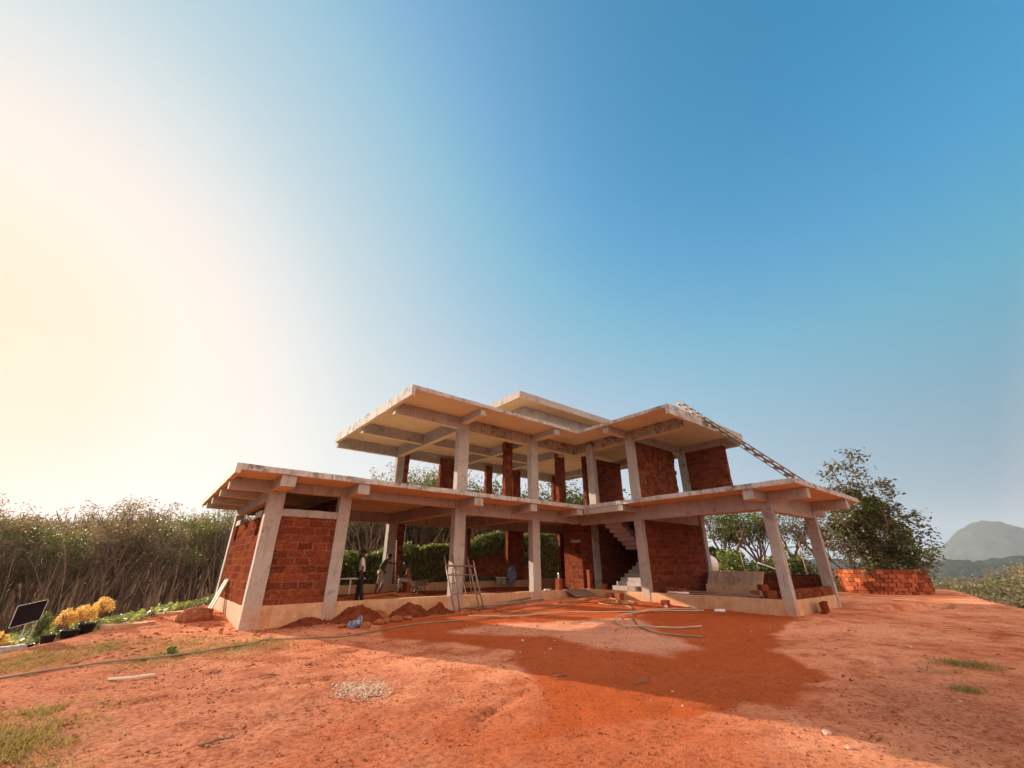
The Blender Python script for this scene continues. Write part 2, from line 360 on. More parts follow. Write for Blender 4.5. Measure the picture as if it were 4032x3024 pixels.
def vnoise(x,y,seed=0):
    xi=np.floor(x);yi=np.floor(y);fx=x-xi;fy=y-yi
    fx=fx*fx*(3-2*fx);fy=fy*fy*(3-2*fy)
    def h(a,b):
        t=np.sin(a*127.1+b*311.7+seed*74.7)*43758.5453
        return t-np.floor(t)
    return (h(xi,yi)*(1-fx)+h(xi+1,yi)*fx)*(1-fy)+(h(xi,yi+1)*(1-fx)+h(xi+1,yi+1)*fx)*fy-.5
def fbm(x,y,o=4,seed=0):
    s=0;a=1.
    for i in range(o):
        s=s+a*vnoise(x*2**i+i*17.3,y*2**i-i*9.1,seed+i); a*=.5
    return s
def sdf(x,y):
    x=np.asarray(x,float);y=np.asarray(y,float)
    d=np.full(x.shape,1e9);ins=np.zeros(x.shape,bool);n=len(PL)
    for i in range(n):
        ax,ay=PL[i];bx,by=PL[(i+1)%n];ex,ey=bx-ax,by-ay
        t=np.clip(((x-ax)*ex+(y-ay)*ey)/(ex*ex+ey*ey),0,1)
        d=np.minimum(d,np.hypot(x-ax-t*ex,y-ay-t*ey))
        c=((ay>y)!=(by>y))&(x<(bx-ax)*(y-ay)/((by-ay) or 1e-9)+ax)
        ins^=c
    return np.where(ins,-d,d)
def seg(x,y,ax,ay,bx,by):
    ex,ey=bx-ax,by-ay
    t=np.clip(((x-ax)*ex+(y-ay)*ey)/(ex*ex+ey*ey),0,1)
    return np.hypot(x-ax-t*ex,y-ay-t*ey)
def gz(x,y,detail=True):
    x=np.asarray(x,float);y=np.asarray(y,float)
    w=0;s=0
    for a,b,c in CP:
        k=1/((x-a)**2+(y-b)**2+.3)**1.5; w=w+k; s=s+k*c
    z=s/w
    d=np.maximum(sdf(x,y),0)
    right=np.clip((x-6+ -y*.8-4)/30,0,1)
    left=1-right
    fall=left*(np.minimum(.20*d,.9)+np.minimum(np.maximum(d-5,0)*.12,2.2)) + right*(np.minimum(.55*d+.02*d*d,26))
    z=z-fall
    # trench right of the porch
    td=seg(x,y,17.0,-9.0,20.6,-9.9)
    z=z-.5*np.clip(1-(td/.62)**4,0,1)*(x>16.4)
    if detail:
        m=np.clip((x+1.2)*2,0,1)*np.clip(1,0,1)
        z=z+.035*fbm(x*.45,y*.45,3,3)+.012*fbm(x*2.1,y*2.1,3,8)
    return z

# ------------------------------------------------------------------ terrain
def axis(a, b, step, far, g=1.13):
    mid = list(np.arange(a, b + 1e-6, step)); lo = []; hi = []; s = step; x = a
    while x > -far: s *= g; x -= s; lo.append(x)
    s = step; x = mid[-1]
    while x < far: s *= g; x += s; hi.append(x)
    return np.array(lo[::-1] + mid + hi)
def inpoly(x, y, P):
    ins = np.zeros(x.shape, bool); d = np.full(x.shape, 1e9); n = len(P)
    for i in range(n):
        ax, ay = P[i]; bx, by = P[(i + 1) % n]
        d = np.minimum(d, seg(x, y, ax, ay, bx, by))
        ins ^= ((ay > y) != (by > y)) & (x < (bx - ax) * (y - ay) / ((by - ay) or 1e-9) + ax)
    return np.where(ins, d, -d)
X = axis(-7.5, 15.5, 0.07, 6000); Y = axis(-15.0, 2.0, 0.07, 6000)
gx, gy = np.meshgrid(X, Y, indexing='ij')
Z = gz(gx, gy)
near = np.clip(1 - np.maximum(np.abs(gx - 4) - 12, np.abs(gy + 6.5) - 9) / 4, 0, 1)
left = np.clip((2.5 - gx) / 4, 0, 1)
mic = .015 * fbm(gx * 5, gy * 5, 4, 21) * (1 + 1.0 * left) + .010 * np.abs(vnoise(gx * 6.5, gy * 6.5, 33)) * (1 + left) + .02 * np.maximum(vnoise(gx * 2.3, gy * 2.3, 61) - .18, 0)
track = .03 * np.exp(-(seg(gx, gy, -2.9, -5.2, 0.2, -6.0) / .10) ** 2) + .02 * np.exp(-(seg(gx, gy, -3.2, -4.1, 0.6, -4.4) / .08) ** 2) + .03 * np.exp(-(seg(gx, gy, .4, -8.75, 1.5, -8.3) / .07) ** 2) + .02 * np.exp(-(seg(gx, gy, 0.8, -7.1, 1.25, -7.5) / .06) ** 2)
ruts = sum(.014 * np.exp(-((np.hypot(gx - 16, gy + 22) - r_) / .09) ** 2) for r_ in (15.3, 15.75, 18.2, 18.65, 20.4)) * np.clip(.6 + 2 * vnoise(gx * .5, gy * .5, 77), 0, 1.3)
Z = Z + near * (mic - ruts - track * (1 + vnoise(gx * 7, gy * 7, 5)))
nx, ny = gx.shape
V = np.stack([gx, gy, Z], -1).reshape(-1, 3)
i = np.arange(nx - 1)[:, None]; j = np.arange(ny - 1)[None, :]
F = np.stack([i * ny + j, (i + 1) * ny + j, (i + 1) * ny + j + 1, i * ny + j + 1], -1).reshape(-1, 4)
WET = [(12.2, -8.3), (10.9, -8.3), (9.0, -8.55), (8.2, -9.0), (7.5, -9.35), (6.9, -9.25), (6.45, -10.0), (5.9, -10.2), (5.45, -10.65), (4.9, -10.55), (4.6, -10.75), (3.9, -10.75), (3.3, -10.35), (2.4, -10.25), (1.3, -9.9), (0.2, -9.6), (1.2, -8.9), (1.9, -8.0), (2.3, -7.0), (3.0, -6.2), (2.6, -4.6), (1.6, -3.0), (2.4, -1.4), (5, -1.2), (9, -1), (12.2, -1)]
DRY = [(3.4, -3.5), (5.2, -3.2), (7.4, -4.4), (8.3, -5.2), (7.4, -6.4), (6.0, -8.2), (5.0, -8.2), (4.4, -7.0), (4.6, -5.6), (3.9, -4.6)]
nn = .22 * fbm(gx * 1.7, gy * 1.7, 4, 41)
wet = np.clip((inpoly(gx, gy, WET) + nn) / .16 + .5, 0, 1)
damp = np.clip(1.5 - np.hypot((gx - .8) / 2.3, (gy + 9.9) / 1.9) + nn * 3, 0, 1) * .72
wet = np.maximum(wet, damp)
brn = np.clip((1.6 - gx - .35 * (gy + 5)) / 3.2 + nn * 1.2, 0, 1) * np.clip((sdf(gx, gy) + 40) / 30, 0, 1)
brn = np.maximum(brn, np.clip(1.35 - np.hypot((gx - 5.0) / 2.0, (gy + 12.0) / 1.1) + nn * 2.2, 0, 1))
brn = np.maximum(brn, np.clip(1.2 - seg(gx, gy, -.3, -.9, 5.5, -1.3) / .9 + nn * 1.5, 0, 1))
dry = np.clip((inpoly(gx, gy, DRY) + nn * 1.6) / .35 + .5, 0, 1)
wet = wet * (1 - dry)
gra = np.zeros_like(gx)
for (a, b, r) in ((-3.6, -6.4, .9), (-4.2, -0.9, 1.1), (-3.0, -0.6, .8), (-2.2, -2.4, .7), (-1.0, -2.5, .6), (7.8, -11.9, .45), (7.0, -11.7, .3), (6.0, -12.05, .25), (-6, -3, 1.5), (-5, 1, 1)):
    gra = np.maximum(gra, np.clip(1.25 - np.hypot(gx - a, (gy - b)) / r + nn * 1.6, 0, 1))
gra = np.maximum(gra, np.clip(sdf(gx, gy) / 1.5, 0, 1) * (gx < 8))
gra = np.maximum(gra, np.clip((sdf(gx, gy) - 6) / 4, 0, 1))
me = fastmesh('ground', V, F, None, True)
lit = np.clip((sdf(gx, gy) - 5) / 4, 0, 1)
for nm, a in (('lit', lit), ('wet', wet), ('dry', dry), ('gra', gra), ('brn', brn)):
    at = me.attributes.new(nm, 'FLOAT', 'POINT'); at.data.foreach_set('value', a.reshape(-1).astype(np.float32))
m, nt, b = mat('red_laterite_soil', 1.0, 0.0)
p = pos(nt); big = noise(nt, p, 0.35, 5, .6); med = noise(nt, p, 1.8, 6, .65); fine = noise(nt, p, 16, 7, .75); spk = noise(nt, p, 60, 3, .7)
c = ramp(nt, big, [(0.36, (0.50, 0.150, 0.072)), (0.5, (0.66, 0.222, 0.112)), (0.62, (0.80, 0.34, 0.195))])
c = mix(nt, math_(nt, 'MULTIPLY', ramp(nt, med, [(0.42, (0, 0, 0)), (0.62, (1, 1, 1))]), .55), c, (0.86, 0.40, 0.23))
c = mix(nt, math_(nt, 'MULTIPLY', ramp(nt, med, [(0.34, (1, 1, 1)), (0.48, (0, 0, 0))]), .55), c, (0.33, 0.085, 0.038))
A = lambda n_: (lambda q: (setattr(q, 'attribute_name', n_), q.outputs['Fac'])[1])(N(nt, 'ShaderNodeAttribute'))
c = mix(nt, math_(nt, 'MULTIPLY', A('dry'), .6), c, (0.64, 0.32, 0.21))
c = mix(nt, math_(nt, 'MULTIPLY', A('brn'), .72), c, mix(nt, ramp(nt, fine, [(.4, (0, 0, 0)), (.6, (1, 1, 1))]), (0.30, 0.105, 0.06), (0.52, 0.225, 0.135)))
wm = math_(nt, 'MULTIPLY', A('wet'), math_(nt, 'ADD', .55, math_(nt, 'MULTIPLY', med, .6)))
c = mix(nt, wm, c, (0.42, 0.080, 0.018))
c = mix(nt, math_(nt, 'MULTIPLY', A('gra'), .55), c, (0.23, 0.15, 0.05))
c = mix(nt, A('lit'), c, (0.085, 0.055, 0.032))
c = mix(nt, math_(nt, 'MULTIPLY', ramp(nt, fine, [(0.36, (1, 1, 1)), (0.50, (0, 0, 0))]), .55), c, (0.19, 0.042, 0.016))
c = mix(nt, math_(nt, 'MULTIPLY', ramp(nt, spk, [(0.62, (0, 0, 0)), (0.72, (1, 1, 1))]), .35), c, (0.72, 0.46, 0.32))
nt.links.new(c, b.inputs['Base Color'])
bump(nt, b, math_(nt, 'ADD', fine, math_(nt, 'MULTIPLY', spk, .35)), 1.0, 0.045)
me.materials.append(m); M['ground'] = m
tag(obj('ground', me), kind='structure')
def G(x, y):
    return float(gz(np.array([x]), np.array([y]))[0])

# hazy wooded hills on the right horizon
def hill(name, az0, dist, prof, depth, seed, base=-40):
    n = 150; k = 26; V = []
    azs = np.linspace(prof[0][0], prof[-1][0], n); hs = np.interp(azs, [q[0] for q in prof], [q[1] for q in prof])
    for a, h in zip(azs, hs):
        for t in range(k):
            u = t / (k - 1); d = dist + depth * (u - .5)
            prof_h = math.sin(math.pi * u) ** .8
            x = CAM_POS.x + d * math.cos(R(a)); y = CAM_POS.y + d * math.sin(R(a))
            top = dist * math.tan(R(h)) + CAM_POS.z
            zz = base + (top - base) * prof_h + float(fbm(np.array([x * .012]), np.array([y * .012]), 5, seed)[0]) * 13 * prof_h + rng.uniform(-2.5, 2.5) * prof_h
            V.append((x, y, zz))
    F = [(i * k + j, (i + 1) * k + j, (i + 1) * k + j + 1, i * k + j + 1) for i in range(n - 1) for j in range(k - 1)]
    me = bpy.data.meshes.new(name); me.from_pydata(V, [], F); me.update()
    me.materials.append(M['hill']); smooth(me)
    tag(obj(name, me), kind='structure')
m, nt, b = mat('wooded_hill', 1, 0); p = pos(nt)
nt.links.new(ramp(nt, noise(nt, p, .02, 10, .85), [(0.35, (0.012, 0.028, 0.022)), (0.65, (0.07, 0.09, 0.06))]), b.inputs['Base Color'])
bump(nt, b, noise(nt, p, .05, 8, .8), 1.0, 12); M['hill'] = m
hill('hill', 2, 3000, [(-10, 1.0), (-6, 1.4), (-3, 2.0), (-1, 1.9), (.7, 2.75), (1.9, 3.4), (3.0, 3.62), (3.7, 3.5), (4.8, 2.8), (5.6, 2.0), (6.5, 1.15), (7.6, .6), (9, .3), (11, .1), (16, -.4)], 900, 3, -150)
hill('hill', 2, 1100, [(-10, .3), (-4, .2), (1, .35), (4, .1), (7, .25), (10, -.1), (16, .3), (24, .2), (34, -.4)], 500, 9)

# ------------------------------------------------------------------ the unfinished house
H = empty('unfinished_house', (6, 1, -0.5), 'unfinished two storey concrete frame house with laterite block walls and wide cantilevered slabs', 'house')
SG, JT = 0.3, 0.008
def cb(name, mt, *boxes, label=None, seg=SG, jit=JT):
    mb = MB()
    for q in boxes: mb.box(*q, seg=seg, jit=jit)
    return part(name, mb, M[mt], H, label)
# plinths
cb('plinth', 'ply', (-0.655, 12.3, 0.018, 0.27, -0.95, 0.0), (-0.652, -0.42, 0.272, 5.6, -0.95, -0.003), (-0.65, 17.6, 5.6, 5.84, -.95, 0.18))
cb('plinth', 'ply', (12.147, 12.4, -8.08, 0.01, -0.95, 0.0), (12.402, 16.42, -8.083, -7.85, -0.95, -0.003), (12.42, 17.3, -3.0, -2.76, -.9, .06))
cb('dwarf_wall', 'brick', (16.6, 16.84, -7.8, -3.2, -.6, .62))
# lower columns
def col(x0, x1, y0, y1, z0, z1, mt='conc'):
    return cb('column', mt, (x0, x1, y0, y1, z0, z1), seg=.3, jit=.005)
for (x0, x1) in ((-.67, -.26), (1.27, 1.62), (5.41, 5.87), (9.19, 9.60)): col(x0, x1, 0, .27 if x0 > 1 else .25, -.95, 3.14)
col(-.67, -.42, 5.45, 5.80, -.95, 3.14)
for (x0, x1) in ((5.40, 5.82), (9.3, 9.7)): col(x0, x1, 5.62, 5.95, -.3, 3.14)
col(12.13, 12.38, -3.25, -2.92, -.95, 3.14); col(12.13, 12.385, -8.10, -7.80, -.95, 3.14); col(16.17, 16.43, -8.10, -7.76, -.95, 3.14)
col(17.1, 17.4, -3.22, -2.75, -.6, 3.14); col(13.55, 13.95, .45, .75, -.1, 3.14, 'concd')
# ground floor masonry
def wall(*boxes, mt='brick', label=None, seg=.5, jit=.006): return cb('brick_wall', mt, *boxes, label=label, seg=seg, jit=jit)
wall((-.27, 1.28, .07, .26, -.02, 2.22), mt='brick')
cb('lintel', 'conc', (-.265, 1.275, .045, .262, 2.222, 2.42))
wall((-.64, -.44, .24, .59, -.03, 2.22), (-.64, -.44, .59, 1.10, -.03, 1.72), (-.64, -.44, 1.10, 4.4, -.03, 2.23), (-.64, -.44, 4.4, 4.98, -.03, 1.72), (-.64, -.44, 4.98, 5.46, -.03, 2.22), (-.64, -.44, .30, .56, 2.22, 2.5), mt='brick')
cb('lintel', 'conc', (-.66, -.43, .56, 1.5, 2.232, 2.4)); cb('lintel', 'conc', (-.66, -.43, 4.24, 5.1, 2.232, 2.4))
wall((1.40, 1.6, .28, 5.5, -.1, 2.9)); wall((-.4, 1.4, 5.55, 5.75, -.1, 1.9))
wall((12.78, 12.98, .56, .66, -.1, 2.9), (12.78, 12.98, .66, 1.14, -.1, 1.46), (12.78, 12.98, 1.14, 1.7, -.1, 2.9), (12.78, 12.98, .64, 1.16, 2.06, 2.9))
cb('lintel', 'conc', (12.76, 13.0, .62, 1.22, 1.92, 2.06))
wall((12.985, 13.54, .55, .75, -.1, 2.9)); wall((13.96, 17.3, .56, .76, -.1, 2.9))
wall((12.39, 17.1, -3.10, -2.88, -.02, 2.64))
wall((17.15, 17.35, -2.7, 5.6, -.1, 2.9))
wall((12.42, 16.16, -8.03, -7.86, 0.0, .27), mt='brickr')
wall((12.58, 13.2, 5.64, 5.86, .1, 2.7), (12.45, 12.60, 5.64, 5.86, .1, 2.7), (13.2, 13.6, 5.64, 5.86, .1, 2.7), mt='brickr')
wall((5.84, 6.2, 5.66, 5.86, .19, 2.7)); wall((9.72, 9.95, 5.66, 5.86, .19, 2.7)); wall((16.6, 17.3, 5.66, 5.86, .19, 2.7))
# beams under the lower slab
cb('beam', 'conc', (-.25, 5.40, .03, .25, 2.88, 3.148)); cb('beam', 'conc', (5.88, 12.12, .012, .26, 2.67, 3.148))
cb('beam', 'conc', (-.655, -.43, .26, 5.9, 2.62, 3.148)); cb('beam', 'conc', (12.142, 12.39, -8.09, 0.0, 2.62, 3.148)); cb('beam', 'conc', (12.4, 16.16, -8.088, -7.85, 2.55, 3.148))
cb('beam', 'conc', (-.64, 17.4, 5.64, 5.9, 2.7, 3.148)); cb('beam', 'conc', (5.43, 5.68, .28, 5.63, 2.7, 3.146)); cb('beam', 'conc', (9.2, 9.45, .28, 5.63, 2.7, 3.146)); cb('beam', 'conc', (12.41, 17.2, -3.12, -2.88, 2.66, 3.147))
cb('beam', 'conc', (1.3, 1.55, .27, 5.63, 2.9, 3.147)); cb('beam', 'conc', (17.15, 17.4, -2.7, 5.63, 2.7, 3.146)); cb('beam', 'conc', (12.41, 17.2, .5, .75, 2.9, 3.147))
# cantilever stubs, lower
for (x0, x1) in ((-.665, -.30), (1.38, 1.72), (5.48, 5.84), (8.12, 8.46)): cb('cantilever', 'conc', (x0, x1, -1.1, .02, 2.86, 3.149))
for y0 in (0.01, 1.75, 3.75, 5.4): cb('cantilever', 'conc', (-1.66, -.66, y0, y0 + .22, 2.83, 3.149))
cb('cantilever', 'conc', (11.19, 12.14, -8.03, -7.70, 2.84, 3.149)); cb('cantilever', 'conc', (12.15, 12.37, -9.2, -8.11, 2.83, 3.149)); cb('cantilever', 'conc', (16.18, 16.42, -9.2, -8.11, 2.83, 3.149))
cb('cantilever', 'conc', (11.14, 11.38, -3.15, -1.152, 2.93, 3.149), (11.38, 12.12, -3.12, -2.9, 2.93, 3.148))
cb('cantilever', 'conc', (10.75, 11.13, -1.10, .01, 2.9, 3.149))
cb('cantilever', 'conc', (16.45, 17.85, -8.05, -7.8, 2.72, 3.149))
# lower slab
cb('slab', 'concd', (-1.72, 11.12, -1.15, 6.93, 3.15, 3.3), (11.12, 17.93, -9.26, 6.93, 3.152, 3.302), (-1.725, -1.60, -1.15, 6.93, 3.06, 3.149))
# upper floor columns
for (x0, x1, y0, y1) in ((5.41, 5.87, 0, .27), (9.19, 9.60, 0, .27), (5.47, 5.85, 5.7, 5.98), (12.13, 12.38, -3.25, -2.92), (12.13, 12.38, -1.04, -.66)):
    col(x0, x1, y0, y1, 3.29, 6.2)
col(16.5, 16.74, -3.3, -2.9, 3.3, 6.2, 'concd')
# upper floor masonry
for (x0, x1, y0, y1) in ((8.68, 9.10, 1.2, 1.42), (12.09, 12.6, 1.2, 1.42), (5.86, 6.13, 5.75, 5.97), (7.95, 8.88, 5.75, 5.97), (10.95, 11.37, 5.75, 5.97), (12.9, 13.5, 5.75, 5.97), (16.3, 16.9, 5.75, 5.97)):
    cb('brick_pier', 'brickr', (x0, x1, y0, y1, 3.29, 6.2), seg=.22, jit=.015)
mb = MB()
g2 = np.random.default_rng(5)
z = 3.3; k = 0
while z < 5.95:                       # rough laterite wall, its right end toothed course by course
    xe = 15.72 + g2.uniform(-.05, .07) - (.12 if z > 5.9 else 0); x = 12.39
    while x < xe - .05:
        wd = min(g2.uniform(.20, .36), xe - x); q = g2.uniform(-.014, .014)
        mb.box(x + .003, x + wd - .004, -3.12 + q, -2.90, z + .003, z + .196, jit=.010); x += wd
    z += .2; k += 1
mb.box(12.4, 15.62, -3.075, -2.93, 3.3, 6.12)
part('brick_wall', mb, M['block2'] if 'block2' in M else M['brickr'], H, 'rough unpointed laterite wall on the upper floor')
wall((16.52, 16.72, -5.2, -3.31, 3.3, 6.15), mt='brick', seg=.2, jit=.014); wall((13.45, 16.5, .6, .8, 3.3, 6.15), mt='brick')
# upper beams
cb('beam', 'concs', (5.42, 12.13, .01, .26, 5.88, 6.368)); cb('beam', 'conc', (5.43, 5.68, .27, 5.72, 5.86, 6.366)); cb('beam', 'concs', (12.14, 12.38, -5.6, .25, 5.92, 6.368))
cb('beam', 'conc', (2.6, 17.0, 5.86, 6.1, 5.9, 6.366)); cb('beam', 'conc', (9.2, 9.44, .27, 5.85, 5.95, 6.366)); cb('beam', 'conc', (12.39, 16.9, -3.14, -2.9, 6.0, 6.367)); cb('beam', 'conc', (16.5, 16.74, -5.3, 5.8, 6.05, 6.365))
cb('beam', 'conc', (5.7, 12.1, 3.1, 3.34, 5.98, 6.365)); cb('beam', 'conc', (12.1, 12.34, .27, 5.85, 6.0, 6.365))
cb('cantilever', 'conc', (2.68, 5.42, .0, .24, 5.92, 6.368)); cb('cantilever', 'conc', (2.68, 5.42, 3.05, 3.29, 5.92, 6.368))
cb('cantilever', 'conc', (5.43, 5.68, -1.38, 0.0, 6.11, 6.368)); cb('cantilever', 'conc', (9.30, 9.62, -1.38, 0.0, 6.11, 6.368)); cb('cantilever', 'conc', (10.85, 12.13, -3.04, -2.76, 6.11, 6.368))
# upper slab
cb('slab', 'concd', (2.53, 10.73, -1.5, 6.12, 6.37, 6.5), (10.73, 16.95, -5.95, 6.12, 6.371, 6.502), (2.525, 2.67, -1.5, 6.12, 6.13, 6.369), (10.74, 16.95, -5.955, -5.81, 6.12, 6.37), (16.8, 16.955, -5.8, 6.1, 5.95, 6.37))
# stair tower
cb('parapet_wall', 'conc', (9.3, 15.4, .6, 4.9, 6.5, 7.4), (9.15, 15.5, .45, 5.05, 7.4, 7.88)); cb('roof_slab', 'conc', (8.28, 16.2, -.3, 5.6, 7.88, 8.2))
# stairs rising to the right inside the right wing
mb = MB()
for k in range(14): mb.box(12.86 + .31 * k, 12.86 + .31 * (k + 1) + .05, -2.6, -.97, -.3 if k < 4 else .15 * k - .35, .15 * (k + 1), seg=.5, jit=.006)
st = part('staircase', mb, M['conc'], H)
mb = MB()
for k in range(7): mb.box(12.42 + .27 * k, 12.42 + .27 * (k + 1), -1.9, -1.0, 2.62 - .17 * k, 2.9 - .17 * k, jit=.008)
part('staircase', mb, M['conc'], H)
# floor of loose red soil inside the plinth and paving in the porch
def soilsheet(name, x0, x1, y0, y1, z, amp, seed, step=.09):
    X = np.arange(x0, x1 + step, step); Y = np.arange(y0, y1 + step, step); a, c = np.meshgrid(X, Y, indexing='ij')
    Z = z + amp * fbm(a * 1.1, c * 1.1, 4, seed) + .012 * fbm(a * 6, c * 6, 3, seed + 2)
    n = len(Y); i = np.arange(len(X) - 1)[:, None]; j = np.arange(n - 1)[None]
    me = fastmesh(name, np.stack([a, c, Z], -1).reshape(-1, 3), np.stack([i * n + j, (i + 1) * n + j, (i + 1) * n + j + 1, i * n + j + 1], -1).reshape(-1, 4), M['soilf'], True)
    tag(obj(name, me), kind='structure')
soilsheet('floor', -.43, 12.8, .2, 5.65, -.13, .09, 50); soilsheet('floor', 12.35, 17.2, -7.9, -2.95, -.06, .07, 60); soilsheet('floor', 12.3, 17.3, -2.9, .6, -.06, .05, 70)

# ------------------------------------------------------------------ things on the site
def spline(P, n=8):
    P = [Vector(p) for p in P]; out = []
    for i in range(len(P) - 1):
        a = P[max(i - 1, 0)]; b = P[i]; c = P[i + 1]; d = P[min(i + 2, len(P) - 1)]
        for k in range(n):
            t = k / n
            out.append(0.5 * ((2 * b) + (c - a) * t + (2 * a - 5 * b + 4 * c - d) * t * t + (3 * b - a - 3 * c + d) * t ** 3))
    out.append(P[-1]); return out
HP = [(-5.6, -2.4), (-4.16, -2.17), (-2.92, -2.25), (-1.74, -2.6), (-0.81, -2.45), (-0.47, -2.3), (0.19, -2.6), (0.95, -2.74), (2.45, -2.27), (3.57, -2.25), (4.66, -2.4), (5.19, -2.35), (6.04, -2.2), (6.94, -2.07), (8.43, -2.1), (9.66, -1.74), (11.3, -1.1), (11.75, -1.05), (11.9, -1.3), (11.75, -1.9), (11.13, -2.47), (10.56, -3.06), (11.0, -3.29), (11.45, -2.8), (11.1, -2.24), (10.53, -2.15), (10.13, -2.4), (10.01, -2.72), (10.0, -3.13), (10.2, -3.59), (9.84, -4.03), (9.28, -4.39), (8.65, -4.86), (7.79, -5.6), (7.17, -6.16), (6.74, -6.81), (6.82, -7.23), (7.06, -7.86)]
mb = MB(); pts = spline([(x, y, 0) for x, y in HP], 8); mb.tube([(p.x, p.y, G(p.x, p.y) + .028) for p in pts], .017, 8)
thing('hose', mb, M['hose'], 'long olive hose running from the left edge past the soil heaps into the wet patch', 'hose', sm=True)
HP = [(4.85, -1.91), (5.5, -2.35), (6.18, -2.7), (7.48, -3.15), (8.39, -3.9), (9.15, -4.48), (9.74, -4.72), (11.0, -4.95), (11.35, -5.35), (11.25, -5.75), (10.9, -5.6), (10.13, -5.05), (9.66, -4.82), (8.91, -4.72), (8.33, -4.72), (7.73, -4.99), (7.27, -5.36), (6.91, -5.83), (7.16, -6.15), (7.35, -6.6), (7.7, -6.95), (8.37, -7.15)]
mb = MB(); pts = spline([(x, y, 0) for x, y in HP], 8); mb.tube([(p.x, p.y, G(p.x, p.y) + .045) for i, p in enumerate(pts)], .017, 8)
thing('hose', mb, M['hosep'], 'pale hose looping on the dark wet soil in front of the porch', 'hose', sm=True)

# steel jack ladder pair leaning on the column
L = empty('scaffold_frame', (5.6, -.8, G(5.6, -.8)), 'rusty steel scaffold frame with four feet leaning against the front column', 'scaffold frame')
feet = [(4.97, -1.0), (5.27, -.82), (6.05, -.84), (6.30, -.70)]
tops = [(4.98, -.12, 1.22), (5.35, -.05, 1.30), (5.93, -.10, 1.22), (6.12, -.20, 1.12)]
legs = []
for (a, c), t in zip(feet, tops):
    q = Vector((a, c, G(a, c) - .03)); t = Vector(t); legs.append((q, t))
    part('leg', MB().tube([q, t], .026, 8), M['steel'], L, sm=True)
def at(k, f): return legs[k][0].lerp(legs[k][1], f)
part('top_bar', MB().tube([at(0, .83), at(3, .87)], .03, 8), M['steel'], L, sm=True)
for f in (.66, .50, .32):
    part('rung', MB().tube([at(0, f), at(1, f)], .016, 6), M['steel'], L, sm=True)
    part('rung', MB().tube([at(2, f), at(3, f)], .016, 6), M['steel'], L, sm=True)
part('crossbar', MB().tube([at(0, .66), at(3, .70)], .02, 6), M['steel'], L, sm=True)
part('brace', MB().tube([at(1, .84), (5.56, -.55, .35), (5.60, -.62, .08), at(1, .33)], .013, 6), M['steel'], L, sm=True)
part('brace', MB().tube([at(2, .84), (5.80, -.55, .35), (5.84, -.62, .08), at(2, .33)], .013, 6), M['steel'], L, sm=True)

# long ladder up to the upper roof
L = empty('ladder', (13.0, -9.0, 3.32), 'long wooden ladder leaning from the porch slab corner up over the upper roof edge', 'ladder')
P0 = Vector((12.95, -9.05, 3.33)); P1 = Vector((13.49, -5.93, 6.56)); dv = (P1 - P0); top = P1 + dv * .33
sv = Vector((1, -.16, 0)).normalized() * .44; nv = dv.cross(sv).normalized() * .12
for o_ in (-.5, .5):
    part('rail', MB().tube([P0 + sv * o_, top + sv * o_], .024, 6), M['wood'], L, sm=True)
    part('rail', MB().tube([P0 + sv * o_ + nv, top + sv * o_ * .9 + nv], .018, 6), M['wood'], L, sm=True)
LL = (top - P0).length; n = 15
for k in range(n):
    q = P0 + (top - P0) * ((k + .5) / n); u = (top - P0).normalized()
    m4 = Matrix((sv.normalized(), u, nv.normalized())).transposed().to_4x4(); m4.translation = q + nv * .5
    part('rung', MB().box(-.21, .21, -.055, .055, -.045, .045, M4=m4), M['steel'], L)

# pipes along the plinth
for k, (a, c, z0, lab) in enumerate((((5.6, -.32), (8.75, -.30), .05, 'grey pipe nearest the plinth wall behind the scaffold frame'), ((5.75, -.42), (8.3, -.44), .045, 'middle grey pipe lying beside the plinth wall'), ((5.7, -.55), (9.1, -.62), .05, 'outermost grey pipe of the bundle on the ground by the plinth'))):
    mb = MB().tube([(a[0], a[1], G(*a) + z0 + .02 * k), (c[0], c[1], G(*c) + z0 + (.10 if k == 0 else .04))], .032, 8)
    thing('pipe', mb, M['wood'], lab, 'pipe', 'pipes beside the plinth', sm=True)
# soil heaps
def heap(x, y, r, h, seed, lab, m='soil', name='soil_heap', ry=None):
    n = 34; V = []; F = []
    for i in range(n):
        for j in range(n):
            a = (i / (n - 1) * 2 - 1) * 1.15; c = (j / (n - 1) * 2 - 1) * 1.15; d = math.hypot(a, c)
            px = x + a * r; py = y + c * (ry or r)
            k = max(0, 1 - d) ** 1.15 * (1 + .45 * float(fbm(np.array([a * 2.2 + seed]), np.array([c * 2.2]), 4, seed)[0]))
            V.append((px, py, G(px, py) - .04 + h * k * 1.1 + .02 * float(rng.normal()) * (d < 1)))
    F = [(i * n + j, (i + 1) * n + j, (i + 1) * n + j + 1, i * n + j + 1) for i in range(n - 1) for j in range(n - 1)]
    return thing(name, MB().add(V, F), M[m], lab, 'soil heap' if name == 'soil_heap' else 'heap', 'soil heaps against the plinth' if name == 'soil_heap' else None, sm=False)
heap(1.98, -.75, .85, .50, 3, 'dark red soil heap nearest the brick corner room', ry=.7)
heap(3.60, -.62, .80, .42, 5, 'widest dark red soil heap, between the two others along the plinth', ry=.6)
heap(4.65, -.6, .62, .27, 8, 'low lumpy soil heap at the foot of the scaffold frame', ry=.5)
heap(.75, -.45, .75, .20, 11, 'low grey ash coloured soil ridge under the brick corner wall', ry=.45)
heap(2.75, -.45, .4, .30, 13, 'small laterite lump heap wedged between two taller soil heaps', 'rock', ry=.35)
